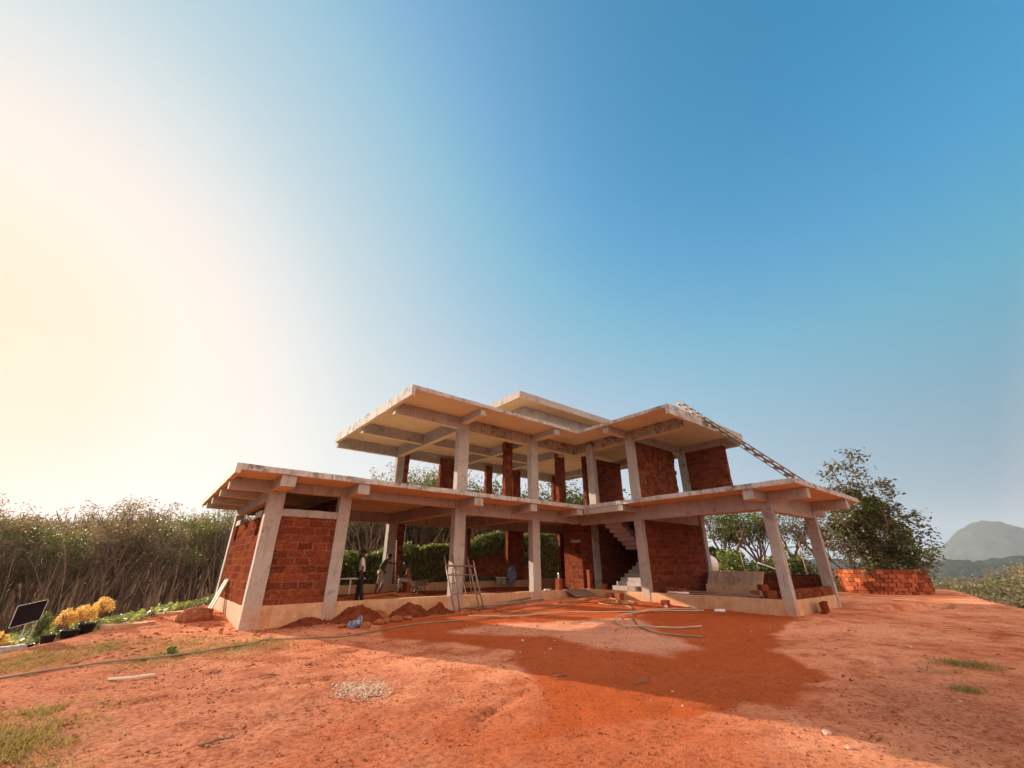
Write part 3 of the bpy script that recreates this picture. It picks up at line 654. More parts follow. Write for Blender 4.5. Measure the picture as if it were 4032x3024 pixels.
# single rocks
for k, (x, y, r, lab, mm) in enumerate(((1.30, -1.62, .12, 'brown laterite rock left of the blue plastic bag', 'rock'), (1.75, -1.9, .17, 'flat laterite rock just below the blue plastic bag', 'rock'), (2.30, -1.62, .15, 'laterite rock in front of the middle soil heap', 'rock'), (2.75, -1.5, .18, 'broad laterite rock right of the blue plastic bag', 'rock'), (3.2, -1.3, .13, 'orange laterite rock below the widest soil heap', 'rock'),
        (2.90, -11.30, .055, 'pointed pale rock casting a shadow in the bottom right foreground', 'pale'), (2.60, -11.56, .035, 'small upright pale stone nearest the bottom right edge', 'pale'), (6.9, -10.9, .05, 'white flat stone on the bare soil right of the wet patch', 'pale'), (11.3, -4.38, .07, 'white crumpled lump near the porch plinth', 'white'), (9.1, -11.0, .05, 'pale stone beside the grass patch on the right', 'pale'),
        (3.75, -5.6, .05, 'grey flat stone in the middle of the yard', 'pale'), (3.6, -6.6, .035, 'small white pebble pair stone at the edge of the wet soil', 'pale'), (9.3, -1.3, .11, 'pinkish broken block beyond the pipe ends', 'rock'))):
    mb = MB().blob((x, y, G(x, y) + r * .28), (r, r * .75, r * .55), 20 + k, .35, 2)
    thing('rock', mb, M[mm], lab, 'rock')
# laterite blocks lying about
def block(x, y, z, w, d, h, rz, lab, tilt=0, m='block', group='loose laterite blocks', name='laterite_block', cat='block'):
    m4 = Matrix.Translation((x, y, z)) @ Matrix.Rotation(rz, 4, 'Z') @ Matrix.Rotation(tilt, 4, 'Y')
    mb = MB().box(-w / 2, w / 2, -d / 2, d / 2, 0, h, seg=.1, jit=.007, M4=m4)
    return thing(name, mb, M[m], lab, cat, group)
block(10.72, .12, -.0, .2, .2, .42, .1, 'upright laterite block on the plinth edge carrying a plastic bottle')
block(12.66, .12, -.05, .13, .14, .8, .0, 'tall laterite post standing before the block wall corner', name='laterite_post', cat='post')
block(12.95, -.45, -.02, .34, .22, .2, .4, 'laterite block on the floor left of the staircase')
block(11.98, -1.50, G(11.95, -1.5) - .02, .24, .22, .22, .3, 'left laterite block under the first stair')
block(12.0, -1.95, G(11.95, -1.9) - .02, .26, .22, .24, -.1, 'right laterite block under the first stair')
block(11.72, -4.12, G(11.7, -4.1) - .02, .40, .22, .18, .3, 'brown laterite block beside the porch plinth')
block(13.2, -3.55, -.05, .38, .22, .2, .1, 'laterite block at the foot of the dark porch wall')
block(13.0, -4.05, -.05, .34, .22, .2, -.4, 'second laterite block on the porch floor near the inner column')
block(13.35, -6.55, -.05, .40, .24, .2, .3, 'lower red block of the loose pile inside the porch')
block(13.5, -6.95, -.05, .36, .24, .22, -.5, 'red block beside the corner column on the porch floor')
block(13.7, -6.7, .16, .36, .22, .18, .8, 'topmost red block of the loose pile inside the porch')
block(14.2, -7.2, -.05, .4, .24, .2, 1.2, 'red block behind the porch corner column')
block(13.75, -8.35, G(13.7, -8.4) - .03, .75, .12, .34, .15, 'dark weathered slab leaning on the end plinth of the porch', m='soil', group=None, name='stone_slab', cat='slab')
for k, (x, y) in enumerate(((1.95, 1.1), (2.45, 1.5), (1.85, 1.75))): block(x, y, -.15, .42, .24, .2, .3 * k, ('laterite block by the feet of the man in the white shirt', 'laterite block behind the man in the white shirt', 'laterite block against the partition left of the man in white')[k], group='blocks on the soil floor')
# bottle
B = MB().lathe([(.032, 0), (.034, .02), (.034, .15), (.03, .18), (.012, .225), (.012, .25)], (10.72, .12, .42), 14)
m, nt_, b_ = mat('clear_plastic', .15, .5); b_.inputs['Base Color'].default_value = (.85, .85, .8, 1); b_.inputs['Transmission Weight'].default_value = .6; M['clear'] = m
bt = thing('bottle', B, m, 'clear plastic bottle standing on the upright laterite block', 'bottle', sm=True)
# plastic pipe offcuts
for a, c, r, lab in (((9.9, .14, .03), (10.25, .14, .03), .035, 'short white pipe piece on the plinth edge'), ((11.40, -6.02, G(11.4, -6) + .05), (11.62, -6.25, G(11.6, -6.2) + .05), .05, 'short white pipe lying on the ground by the porch plinth'), ((12.25, -3.95, .04), (12.28, -4.75, .04), .035, 'thin white strip on the porch plinth edge')):
    thing('pipe_offcut', MB().tube([a, c], r, 10), M['white'], lab, 'pipe', sm=True)
# planks on the porch edge
for k, (a, c, w_, lab) in enumerate((((12.42, -4.6, .02), (12.55, -7.0, .02), .13, 'long plank on the porch floor edge'), ((12.75, -4.3, .06), (12.8, -6.7, .06), .16, 'wide plank further in on the porch floor'), ((12.6, -5.2, .085), (12.65, -7.1, .03), .07, 'thin batten lying across the porch planks'))):
    a = Vector(a); c = Vector(c); u = (c - a).normalized(); s = u.cross(Vector((0, 0, 1)))
    m4 = Matrix((u, s, s.cross(u))).transposed().to_4x4(); m4.translation = a
    thing('plank', MB().box(0, (c - a).length, -w_ / 2, w_ / 2, 0, .03, seg=.5, jit=.004, M4=m4), M['wood'], lab, 'plank', 'planks on the porch')
# sloping form board at the inner corner
m4 = Matrix.Translation((11.35, -.5, G(11.35, -.5) + .02)) @ Matrix.Rotation(R(25), 4, 'Z') @ Matrix.Rotation(R(-20), 4, 'X')
m4 = Matrix.Translation((11.45, -.42, -.12)) @ Matrix.Rotation(R(-10), 4, 'Z') @ Matrix.Rotation(R(18), 4, 'X')
thing('form_board', MB().box(-.55, .55, -.35, .35, 0, .025, seg=.3, jit=.004, M4=m4), M['wood'], 'flat grey shutter board sloping off the plinth in the inner corner', 'board')
# precast slabs with ribbed face
Sx = empty('precast_slab', (14.6, -5.3, 0), 'ribbed grey precast slab tilted on a plain one inside the porch', 'slab')
m4 = Matrix.Translation((14.5, -5.35, .27)) @ Matrix.Rotation(R(-90 - 4), 4, 'Z') @ Matrix.Rotation(R(58), 4, 'X')
part('panel', MB().box(-1.05, 1.05, 0, .55, -.07, 0, seg=.3, jit=.004, M4=m4), M['ply'], Sx)
for k in range(7): part('rib', MB().box(-.95 + .27 * k, -.85 + .27 * k, .03, .5, .002, .05, M4=m4), M['conc'], Sx)
part('rib', MB().box(-1.0, 1.0, .24, .29, .003, .03, M4=m4), M['conc'], Sx)
thing('precast_slab', MB().box(14.35, 14.6, -6.35, -4.35, -.06, .28, seg=.4, jit=.006), M['ply'], 'plain precast slab on edge under the ribbed one', 'slab')
# cement mixer behind the porch
Mx = empty('cement_mixer', (20.7, -1.35, G(20.7, -1.35)), 'white cement mixer drum on wheels behind the porch wall', 'cement mixer')
gz0 = G(20.7, -1.35)
prof = [(.16, -.62), (.42, -.40), (.50, -.1), (.50, .15), (.36, .45), (.24, .62)]
m4 = Matrix.Translation((20.75, -1.38, 1.0)) @ Matrix.Rotation(R(35), 4, 'Z') @ Matrix.Rotation(R(60), 4, 'Y')
q = MB().lathe(prof, (0, 0, 0), 28); q.v = [np.array([m4 @ Vector(v) for v in q.v[0]])]; dr = part('drum', q, M['white'], Mx, sm=True)
q = MB().lathe([(.53, .0), (.53, .07)], (0, 0, 0), 28); q.v = [np.array([m4 @ Vector(v) for v in q.v[0]])]; part('gear_ring', q, M['black'], Mx)
for sx in (-.35, .35): part('frame', MB().tube([(20.75 + sx, -1.6, gz0 + .1), (20.75 + sx, -1.4, .95), (20.75 + sx, -1.0, gz0 + .1)], .04, 6), M['steel'], Mx)
for k in range(2):
    wq = MB(); cx_ = 21.3; cy_ = -1.75 + .7 * k
    wq.tube([(cx_ + .3 * math.cos(t), cy_, gz0 + .32 + .3 * math.sin(t)) for t in np.linspace(0, 2 * math.pi, 20)], .05, 8, False); part('wheel', wq, M['black'], Mx, sm=True)
part('handle', MB().tube([(21.1, -1.9, .5), (21.35, -2.1, 1.1), (21.55, -2.2, 1.25)], .03, 6), M['steel'], Mx)
# pale gravel heap behind the porch
hp = heap(22.1, -1.6, 1.9, 1.15, 31, 'pale grey gravel heap behind the cement mixer', 'pale', 'gravel_heap', ry=1.5)
# drum with white pipe seen between the porch columns
D = empty('water_drum', (23.3, -3.7, G(23.3, -3.7)), 'blue drum with a white pipe across its top behind the porch', 'drum')
part('drum', MB().lathe([(.28, 0), (.3, .05), (.29, .3), (.3, .32), (.29, .6), (.3, .85), (.28, .88)], (23.3, -3.7, G(23.3, -3.7)), 20), M['blue'], D, sm=True)
part('pipe', MB().tube([(22.6, -3.2, 1.05), (23.4, -3.75, .72)], .035, 8), M['white'], D, sm=True)
# two thin bamboo stakes among the vines
for a, c, lab in (((22.0, -2.7, G(22, -2.7)), (21.75, -2.75, 1.75), 'thin stake left of the tall porch column'), ((24.5, -4.8, G(24.5, -4.8)), (23.9, -4.95, 1.95), 'taller bare stake between the two porch columns')):
    thing('stake', MB().tube([a, c], [.03, .02], 6), M['bamboo'], lab, 'stake', 'stakes behind the porch', sm=True)
# ring of stacked laterite blocks round the right tree
Pc = (29.9, -6.75); PR = 1.95; pz = -.55
K = empty('planter_ring', (Pc[0], Pc[1], pz), 'round retaining ring of stacked orange laterite blocks around the tree', 'planter')
mb = MB(); g3 = np.random.default_rng(12)
for row in range(6):
    a0 = row * .11; n = 38
    for k in range(n):
        a = a0 + 2 * math.pi * k / n; wd = 2 * math.pi * PR / n
        m4 = Matrix.Translation((Pc[0] + PR * math.cos(a), Pc[1] + PR * math.sin(a), pz + .21 * row)) @ Matrix.Rotation(a + g3.uniform(-.05, .05), 4, 'Z') @ Matrix.Rotation(g3.uniform(-.03, .03), 4, 'X')
        mb.box(-.11 + g3.uniform(-.02, .02), .11 + g3.uniform(-.015, .025), -wd / 2 + .006, wd / 2 - .008, .004, .2, jit=.012, M4=m4)
part('block_ring', mb, M['block'], K)
mb = MB().lathe([(PR - .13, .3), (PR - .13, 1.12), (.3, 1.2)], (Pc[0], Pc[1], pz), 30); part('soil_fill', mb, M['soil'], K)
# stone slabs, broken rock and leaning boards left of the house
for (x, y, w_, d_, rz, lab) in ((-2.78, 2.1, .95, .5, .5, 'pinkish stone slab lying flat nearer the potted plants'), (-1.85, 3.95, 1.0, .55, .3, 'pinkish stone slab lying flat nearer the house wall')):
    m4 = Matrix.Translation((x, y, G(x, y) + .0)) @ Matrix.Rotation(rz, 4, 'Z')
    thing('stone_slab', MB().box(-w_ / 2, w_ / 2, -d_ / 2, d_ / 2, -.05, .06, seg=.2, jit=.008, M4=m4), M['pale'] if 0 else M['ply'], lab, 'slab', 'stone slabs left of the house')
thing('rock', MB().blob((-1.4, 2.1, G(-1.4, 2.1) + .04), (.42, .34, .22), 55, .4, 3), M['rock'], 'large red laterite lump below the leaning boards', 'rock')
thing('rock', MB().blob((-1.35, 2.75, G(-1.35, 2.7) + .12), (.42, .2, .12), 58, .4, 2), M['rock'], 'flat red rock slab on top behind the laterite lump', 'rock')
for k, (x, y, w_, lab) in enumerate(((-.98, 3.35, .22, 'nearest pale board of the two leaning on the left wall'), (-1.0, 3.75, .2, 'farther pale board of the two leaning on the left wall'))):
    a = Vector((x, y, G(x, y) - .02)); c = Vector((-.67, y + .25, .52)); u = (c - a).normalized(); s = Vector((.0, 1, 0)); s = (s - u * s.dot(u)).normalized()
    m4 = Matrix((u, s, u.cross(s))).transposed().to_4x4(); m4.translation = a
    thing('leaning_board', MB().box(0, (c - a).length, -w_ / 2, w_ / 2, 0, .03, seg=.3, jit=.004, M4=m4), M['board'], lab, 'board', 'boards leaning on the left wall')
thing('stake', MB().tube([(-2.43, 3.85, G(-2.43, 3.85) - .05), (-2.47, 3.85, .1)], [.05, .045], 8), M['bark'], 'short brown stump post beside the ground cover', 'post')
thing('stick', MB().tube([(-2.85, -3.62, G(-2.85, -3.6) + .02), (-2.6, -3.75, G(-2.6, -3.7) + .03), (-2.3, -3.7, G(-2.3, -3.7) + .02)], .02, 6), M['board'], 'bleached white stick on the soil below the hose', 'stick')
for k, (x, y, l, rz, lab) in enumerate(((-1.0, -5.1, .26, .1, 'dark wood chip on the soil left of the gravel patch'), (2.3, -8.1, .3, -.3, 'dark splinter lying near the middle of the foreground'), (-1.9, -7.6, .3, .1, 'dark stick in the lower left foreground'), (3.1, -9.0, .35, -.2, 'dark stick in the wet soil foreground'))):
    z_ = G(x, y) + .02
    thing('stick', MB().tube([(x - l / 2 * math.cos(rz), y - l / 2 * math.sin(rz), z_), (x, y, z_ + .012), (x + l / 2 * math.cos(rz), y + l / 2 * math.sin(rz), z_)], [.008, .013, .006], 5), M['bark'], lab, 'stick')
# crumpled blue bag
def crumple(c, r, seed, n=24):
    g = np.random.default_rng(seed); bm = bmesh.new(); bmesh.ops.create_icosphere(bm, subdivisions=3, radius=1); V = []
    for v in bm.verts:
        p = np.array(v.co); k = 1 + .35 * math.sin(p[0] * 7 + seed) * math.cos(p[1] * 9) + g.uniform(-.16, .16); V.append((c[0] + p[0] * r[0] * k, c[1] + p[1] * r[1] * k, c[2] + p[2] * r[2] * k))
    F = [tuple(v.index for v in f.verts) for f in bm.faces]; bm.free(); return MB().add(V, F)
q = crumple((1.5, -1.85, G(1.5, -1.85) + .09), (.14, .11, .08), 3); q2 = crumple((1.66, -1.8, G(1.6, -1.8) + .17), (.06, .045, .08), 6); q.add(q2.v[0], q2.f)
thing('plastic_bag', q, M['blue'], 'crumpled blue and white plastic bag on the soil by the heaps', 'bag')
# solar panel on a post
S = empty('solar_panel', (-4.6, 2.2, G(-4.6, 2.2)), 'small dark solar panel on a thin post left of the golden shrubs', 'solar panel')
tl, tr, bl, br_ = Vector((-4.86, 2.2, .09)), Vector((-4.42, 2.28, .20)), Vector((-4.84, 2.05, -.33)), Vector((-4.42, 2.13, -.20))
u = (tr - tl); vv = (bl - tl); nn_ = u.cross(vv).normalized() * .02
part('glass_face', MB().add([tl + nn_ * .2, tr + nn_ * .2, br_ + nn_ * .2, bl + nn_ * .2, tl - nn_, tr - nn_, br_ - nn_, bl - nn_], [(0, 1, 2, 3), (7, 6, 5, 4), (0, 4, 5, 1), (1, 5, 6, 2), (2, 6, 7, 3), (3, 7, 4, 0)]), M['panel'], S)
for a, c in ((tl, tr), (tl, bl), (bl, br_), (tr, br_), (tl.lerp(tr, .5), bl.lerp(br_, .5))): part('frame_bar', MB().tube([a, c], .014, 4), M['alu'], S)
part('post', MB().tube([tl.lerp(tr, .55) + Vector((0, .03, -.05)), Vector((-4.62, 2.25, G(-4.6, 2.2) - .1))], .018, 6), M['alu'], S)
part('post', MB().tube([tr.lerp(br_, .3) + Vector((-.02, .04, 0)), Vector((-4.5, 2.3, G(-4.5, 2.3) - .1))], .014, 6), M['alu'], S)
# kerb stones and pots beneath it
for k, (x, y, lab) in enumerate(((-4.95, 1.55, 'grey kerb stone nearest the left edge of the yard'), (-4.62, 1.62, 'grey kerb stone right of the other under the solar panel'))):
    m4 = Matrix.Translation((x, y, G(x, y) - .03)) @ Matrix.Rotation(.45, 4, 'Z')
    thing('kerb_stone', MB().box(-.2, .2, -.1, .1, 0, .14, seg=.08, jit=.008, M4=m4), M['concd'], lab, 'stone', 'kerb stones')
def pot(x, y, r, h, lab, bush=None, lean=0):
    z0 = G(x, y) - .02
    P = empty('plant_pot', (x, y, z0), lab, 'plant pot', 'black nursery pots')
    part('pot', MB().lathe([(r * .74, 0), (r, h * .94), (r * 1.07, h * .95), (r * 1.07, h), (r * .92, h), (r * .88, h * .88)], (x, y, z0), 24), M['black'], P, sm=True)
    part('soil', MB().lathe([(r * .88, h * .5), (r * .88, h * .86)], (x, y, z0), 20), M['soil'], P)
    return P
pot(-4.12, 1.70, .125, .19, 'small black pot standing alone by the ground cover'); pot(-3.80, 1.75, .165, .19, 'wide black pot in front of the taller one'); pot(-3.55, 2.0, .16, .24, 'tall black pot behind the wide one nearest the slabs'); pot(-4.42, 1.75, .12, .1, 'low black dish pot beside the kerb stones')
# wheelbarrow
M['steeld'] = simple('dark_rusty_steel', (0.13, 0.08, 0.06), (0.06, 0.035, 0.025), 14, .7, .3, .2)
Wb = empty('wheelbarrow', (5.0, 2.0, -.05), 'grey wheelbarrow tipped on its handles behind the scaffold frame', 'wheelbarrow')
q = MB(); cx_, cy_ = 4.92, 1.9
Wb.scale = (.72,) * 3; Wb.location = (5.55, 2.3, -.14)
q.tube([(cx_ + .19 * math.cos(t), cy_, .15 + .19 * math.sin(t)) for t in np.linspace(0, 2 * math.pi, 18)], .035, 6, False); q.tube([(cx_, cy_ - .04, .15), (cx_, cy_ + .04, .15)], .05, 8)
part('wheel', q, M['steeld'], Wb, sm=True)
tray = [(-.42, -.28, .62), (.42, -.30, .66), (.42, .30, .66), (-.42, .28, .62), (-.25, -.2, .38), (.3, -.2, .42), (.3, .2, .42), (-.25, .2, .38)]
part('tray', MB().add([(5.1 + a, 1.9 + b_, c_) for a, b_, c_ in tray] + [(5.1 + a * .95, 1.9 + b_ * .93, c_ + .012) for a, b_, c_ in tray], [(0, 1, 5, 4), (1, 2, 6, 5), (2, 3, 7, 6), (3, 0, 4, 7), (4, 5, 6, 7), (8, 12, 13, 9), (9, 13, 14, 10), (10, 14, 15, 11), (11, 15, 12, 8), (12, 15, 14, 13)]), M['steeld'], Wb)
for sy in (-.24, .24): part('handle', MB().tube([(4.92, 1.9 + sy * .3, .16), (5.2, 1.9 + sy, .36), (5.85, 1.9 + sy * 1.2, .6)], .018, 6), M['steeld'], Wb); part('stand', MB().tube([(5.3, 1.9 + sy, .38), (5.5, 1.9 + sy, -.06)], .018, 6), M['steeld'], Wb)
# trestle table in the rear of the left bay
T = empty('trestle', (3.1, 5.0, -.1), 'low trestle bench behind the man in the white shirt', 'bench')
part('top', MB().box(2.6, 4.3, 4.85, 5.1, .42, .46, seg=.4, jit=.004), M['board'], T)
for x in (2.75, 3.3, 3.75, 4.2): part('leg', MB().tube([(x, 4.97, -.12), (x, 4.97, .42)], .03, 6), M['board'], T)
# cement sack pile and buckets by the rear pier
q = crumple((12.35, 5.2, .42), (.22, .2, .42), 9); thing('sack', q, M['blue'], 'crumpled white and blue sack leaning on the rear laterite pier', 'sack')
for k, x in enumerate((11.55, 11.88)):
    thing('bucket', MB().lathe([(.10, 0), (.14, .3), (.15, .3), (.15, .34), (.13, .34), (.12, .26)], (x, 5.3, .02), 18), M['white'], ('left white bucket by the sack', 'right white bucket touching the sack')[k], 'bucket', 'white buckets', sm=True)
# wooden pole by the rear column
thing('pole', MB().tube([(5.62, 4.75, -.08), (5.52, 4.75, .9), (5.46, 4.78, 1.95)], .028, 6), M['bamboo'], 'crooked thin pole standing before the rear column near the seated man', 'pole', sm=True)
# gravel and pebbles
def scatter(P, r, g, name, m, lab, cat, flat=.55):
    n = len(P); bm = bmesh.new(); bmesh.ops.create_icosphere(bm, subdivisions=1, radius=1); bv = np.array([v.co for v in bm.verts]); bf = np.array([[v.index for v in f.verts] for f in bm.faces]); bm.free()
    k = len(bv); sc = r[:, None] * g.uniform(.6, 1.3, (n, 3)); sc[:, 2] *= flat; an = g.uniform(0, 6.28, n)
    Vv = bv[None] * (1 + g.uniform(-.25, .25, (n, k, 1))) * sc[:, None]
    x = Vv[..., 0] * np.cos(an)[:, None] - Vv[..., 1] * np.sin(an)[:, None]; y = Vv[..., 0] * np.sin(an)[:, None] + Vv[..., 1] * np.cos(an)[:, None]
    Vv = np.stack([x, y, Vv[..., 2]], -1) + P[:, None]
    me = fastmesh(name, Vv.reshape(-1, 3), (bf[None] + (np.arange(n) * k)[:, None, None]).reshape(-1, 3), m)
    return tag(obj(name, me), lab, cat, kind='stuff')
def onground(x, y, dz=0): return np.stack([x, y, gz(x, y) + dz], -1)
g4 = np.random.default_rng(77)
a = g4.normal(size=(900, 2)) * [.20, .26] + [-.12, -6.75]; a = a[np.hypot((a[:, 0] + .12) / .42, (a[:, 1] + 6.75) / .55) < 1.15]
scatter(onground(a[:, 0], a[:, 1], .008), g4.uniform(.008, .022, len(a)), g4, 'gravel', M['gravelp'] if 'gravelp' in M else M['pale'], 'patch of pale gravel spilled on the red soil of the left foreground', 'gravel')
n = 5200; x = g4.uniform(-5, 14, n); y = g4.uniform(-13.2, -.6, n)
dens = np.exp(-(np.hypot(x - 4.6, (y + 12.1)) / 1.6) ** 2) + .9 * np.exp(-(np.hypot((x + .2) / 2.0, (y + 1.7) / 1.0)) ** 2) + .25 + .4 * np.exp(-(np.hypot(x - 5.5, y + 6) / 1.8) ** 2)
k_ = g4.uniform(0, 1.2, n) < dens; x = x[k_]; y = y[k_]
dist = np.hypot(x + 2.9, y + 13.3)
scatter(onground(x, y, .003), g4.uniform(.25, 1, len(x)) ** 3 * .030 * np.clip(dist / 6, .5, 1.3), g4, 'pebbles', M['rock'], 'small reddish pebbles and clods strewn over the yard', 'pebbles')
k_ = g4.uniform(0, 1, len(x)) < .16; x = x[k_] + .13; y = y[k_] + .1
scatter(onground(x, y, .004), g4.uniform(.25, 1, len(x)) ** 2 * .026, g4, 'pebbles', M['pale'], 'pale chips of stone strewn over the yard', 'pebbles')
x = g4.uniform(-.6, 7, 420); y = -.25 - np.abs(g4.normal(size=420)) * .55
scatter(onground(x, y, .006), g4.uniform(.3, 1, 420) ** 2 * .06, g4, 'rubble', M['rock'], 'broken laterite lumps scattered along the foot of the front plinth', 'rubble')
x = g4.uniform(-3.4, -.3, 500); y = g4.uniform(-2.2, 3.2, 500)
scatter(onground(x, y, .004), g4.uniform(.3, 1, 500) ** 3 * .055, g4, 'rubble', M['rock'], 'stony clods on the slope left of the brick corner', 'rubble')
# tiny clods that roughen the near soil
n = 15000; x = g4.uniform(-4.5, 5, n); y = g4.uniform(-12.9, -2, n); scatter(onground(x, y, .0), g4.uniform(.3, 1, n) ** 2 * .019, g4, 'soil_clods', M['soilc'] if 'soilc' in M else M['rock'], 'crumbs of red soil covering the foreground', 'soil')

# ------------------------------------------------------------------ vegetation
def tree_skeleton(seed, h, forks=4, spread=.45, fork_at=.22, lean=(0, 0), r0=.10, levels=3, kids=(4, 4), up=.35):
    g = np.random.default_rng(seed); mb = MB(); tips = []
    def limb(p, d, L, r, lev):
        n = 4; pts = [p]; q = Vector(p); dd = Vector(d)
        for i in range(n):
            dd = (dd + Vector(g.normal(size=3)) * .10 + Vector((0, 0, up * .12))).normalized(); q = q + dd * (L / n); pts.append(q.copy())
        mb.tube(pts, [r * (1 - .55 * i / n) for i in range(n + 1)], 5 if lev > 1 else 6, False)
        if lev >= levels: tips.append((pts[-1], dd)); tips.append((pts[-2], dd)); return
        k = kids[min(lev, len(kids) - 1)]
        for i in range(k):
            t = g.uniform(.45, 1.0); j = int(t * n); pp = pts[min(j, n)]
            a = g.uniform(0, 6.28); o = dd.orthogonal().normalized(); s = dd.cross(o); e = (dd + (o * math.cos(a) + s * math.sin(a)) * g.uniform(.5, 1.1) * spread * 1.6 + Vector((0, 0, .12))).normalized()
            limb(pp, e, L * g.uniform(.45, .7), r * .5, lev + 1)
        tips.append((pts[-1], dd))
    th = h * fork_at; q = Vector((0, 0, -.2)); tp = [q.copy()]
    d = Vector((lean[0], lean[1], 1)).normalized()
    for i in range(4): d = (d + Vector(g.normal(size=3)) * .05).normalized(); q = q + d * (th / 4 + .05); tp.append(q.copy())
    mb.tube(tp, [r0 * (1.25 - .1 * i) for i in range(5)], 8, False)
    for i in range(forks):
        a = 6.28 * i / forks + g.uniform(-.4, .4); s = g.uniform(.4, 1.1) * spread
        limb(tp[-1 - (i % 2)], (d + Vector((math.cos(a) * s, math.sin(a) * s, 0))).normalized(), (h - th) * g.uniform(.5, .68), r0 * .72, 1)
    return mb, tips
def crown_mesh(tips, seed, per, rad, size, m, asp=.5, up=.4, flat=.6, droop=0.1):
    g = np.random.default_rng(seed); P = []
    for p, d in tips:
        k = int(per * g.uniform(.3, 1.6)); q = g.normal(size=(k, 3)) * rad * g.uniform(.5, 1.2); q[:, 2] *= flat; P.append(np.array(p) + q)
    P = np.concatenate(P); V, F = leaves(P, size, g, asp, up, .4, None, droop)
    return fastmesh('crown', V, F, m)
def tree_proto(name, skel, bark, crown, label, cat, group=None):
    r = empty(name, (0, 0, 0), label, cat, group)
    me = skel.mesh('trunk'); me.materials.append(bark); smooth(me); obj('trunk', me, r)
    obj('crown', crown, r); return r
def copy_tree(src, loc, rz, s, label=None, group=None, sz=None):
    r = src.copy(); C.objects.link(r); r.location = loc; r.rotation_euler = (0, 0, rz); r.scale = (s, s, sz or s)
    if label: r['label'] = label
    if group: r['group'] = group
    for ch in list(src.children): c_ = ch.copy(); C.objects.link(c_); c_.parent = r
    return r
g5 = np.random.default_rng(101)
protos = []
for k in range(5):
    sk, tips = tree_skeleton(200 + k, 7.2, forks=5, spread=.42, fork_at=.16, r0=.09, levels=3, kids=(4, 4, 3))
    protos.append(('rubber', sk, crown_mesh(tips, 300 + k, 17, .24, .15, M['leafr'] if k != 2 else M['leafg'], .42, .8, .5)))
GRP = 'rubber trees of the plantation behind the site'
LAB = 'slender many stemmed rubber tree in the crowded plantation row'
P_ = [tree_proto('rubber_tree', sk, M['bark'], cr, LAB, 'tree', GRP) for _, sk, cr in protos]
def polar(az, d): return CAM_POS.x + d * math.cos(R(az)), CAM_POS.y + d * math.sin(R(az))
spots = []
for row, (d0, n) in enumerate(((36, 34), (40, 34), (45, 34))):
    for k in range(n):
        az = 58 + (116 - 58) * (k + .5 * (row % 2) + g5.uniform(-.3, .3)) / n
        spots.append((az, d0 + g5.uniform(-1.8, 1.8) + (10 if az < 88 else 0), row))
first = True
def top_el(az): return float(np.interp(az, [40, 52, 60, 66, 72, 80, 84, 88, 92, 96, 100, 106, 116], [11.5, 12.2, 12.6, 11.5, 7.6, 6.0, 6.2, 6.0, 5.7, 5.0, 4.9, 5.2, 5.4]))
for k, (az, d, row) in enumerate(spots):
    x, y = polar(az, d); zb = G(x, y); H_ = CAM_POS.z + d * math.tan(R(top_el(az) + g5.uniform(-1.1, .9))) - zb; s = H_ / 7.4
    if k < len(P_): r = P_[k]; r.location = (x, y, zb); r.rotation_euler = (0, 0, g5.uniform(0, 6.28)); r.scale = (min(s, 1.5), min(s, 1.5), s)
    else: copy_tree(P_[k % len(P_)], (x, y, zb), g5.uniform(0, 6.28), min(s, 1.5), sz=s)
# dense back of the plantation: one mass of stems and leaves
g = np.random.default_rng(9); Vs = []; P = []
mb = MB()
for k in range(520):
    az = g.uniform(50, 118); d = g.uniform(50, 72) + (8 if az < 88 else 0); x, y = polar(az, d); zb = G(x, y); top = CAM_POS.z + d * math.tan(R(top_el(az) * .80))
    mb.tube([(x, y, zb), (x + g.uniform(-.6, .6), y + g.uniform(-.6, .6), zb + (top - zb) * .5), (x + g.uniform(-3, 3), y + g.uniform(-3, 3), top)], [.10, .07, .03], 4, False)
    n = 120; q = g.normal(size=(n, 3)) * [1.2, 1.2, 1.0]; q[:, 2] = np.clip(q[:, 2], -1.8, 1.1); P.append(q + [x, y, zb + (top - zb) * .80])
tw = thing('plantation_stems', mb, M['bark'], 'bare brown stems deep in the plantation', 'woodland', kind='stuff')
V_, F_ = leaves(np.concatenate(P), .24, g, .5, .6); tag(obj('plantation_foliage', fastmesh('plantation_foliage', V_, F_, M['leafr'])), 'dull leaf mass deep in the plantation', 'woodland', kind='stuff')
# undergrowth twigs in front of the stems
mb = MB()
for k in range(420):
    az = g.uniform(60, 116); d = g.uniform(30, 42); x, y = polar(az, d); zb = G(x, y); h = g.uniform(1, 4.5); a = g.uniform(0, 6.28); l = h * g.uniform(.15, .5)
    mb.tube([(x, y, zb - .1), (x + l * .4 * math.cos(a), y + l * .4 * math.sin(a), zb + h * .55), (x + l * math.cos(a), y + l * math.sin(a), zb + h)], [.03, .02, .008], 4, False)
thing('undergrowth', mb, M['bark'], 'thin bare saplings and twigs along the plantation edge', 'undergrowth', kind='stuff')
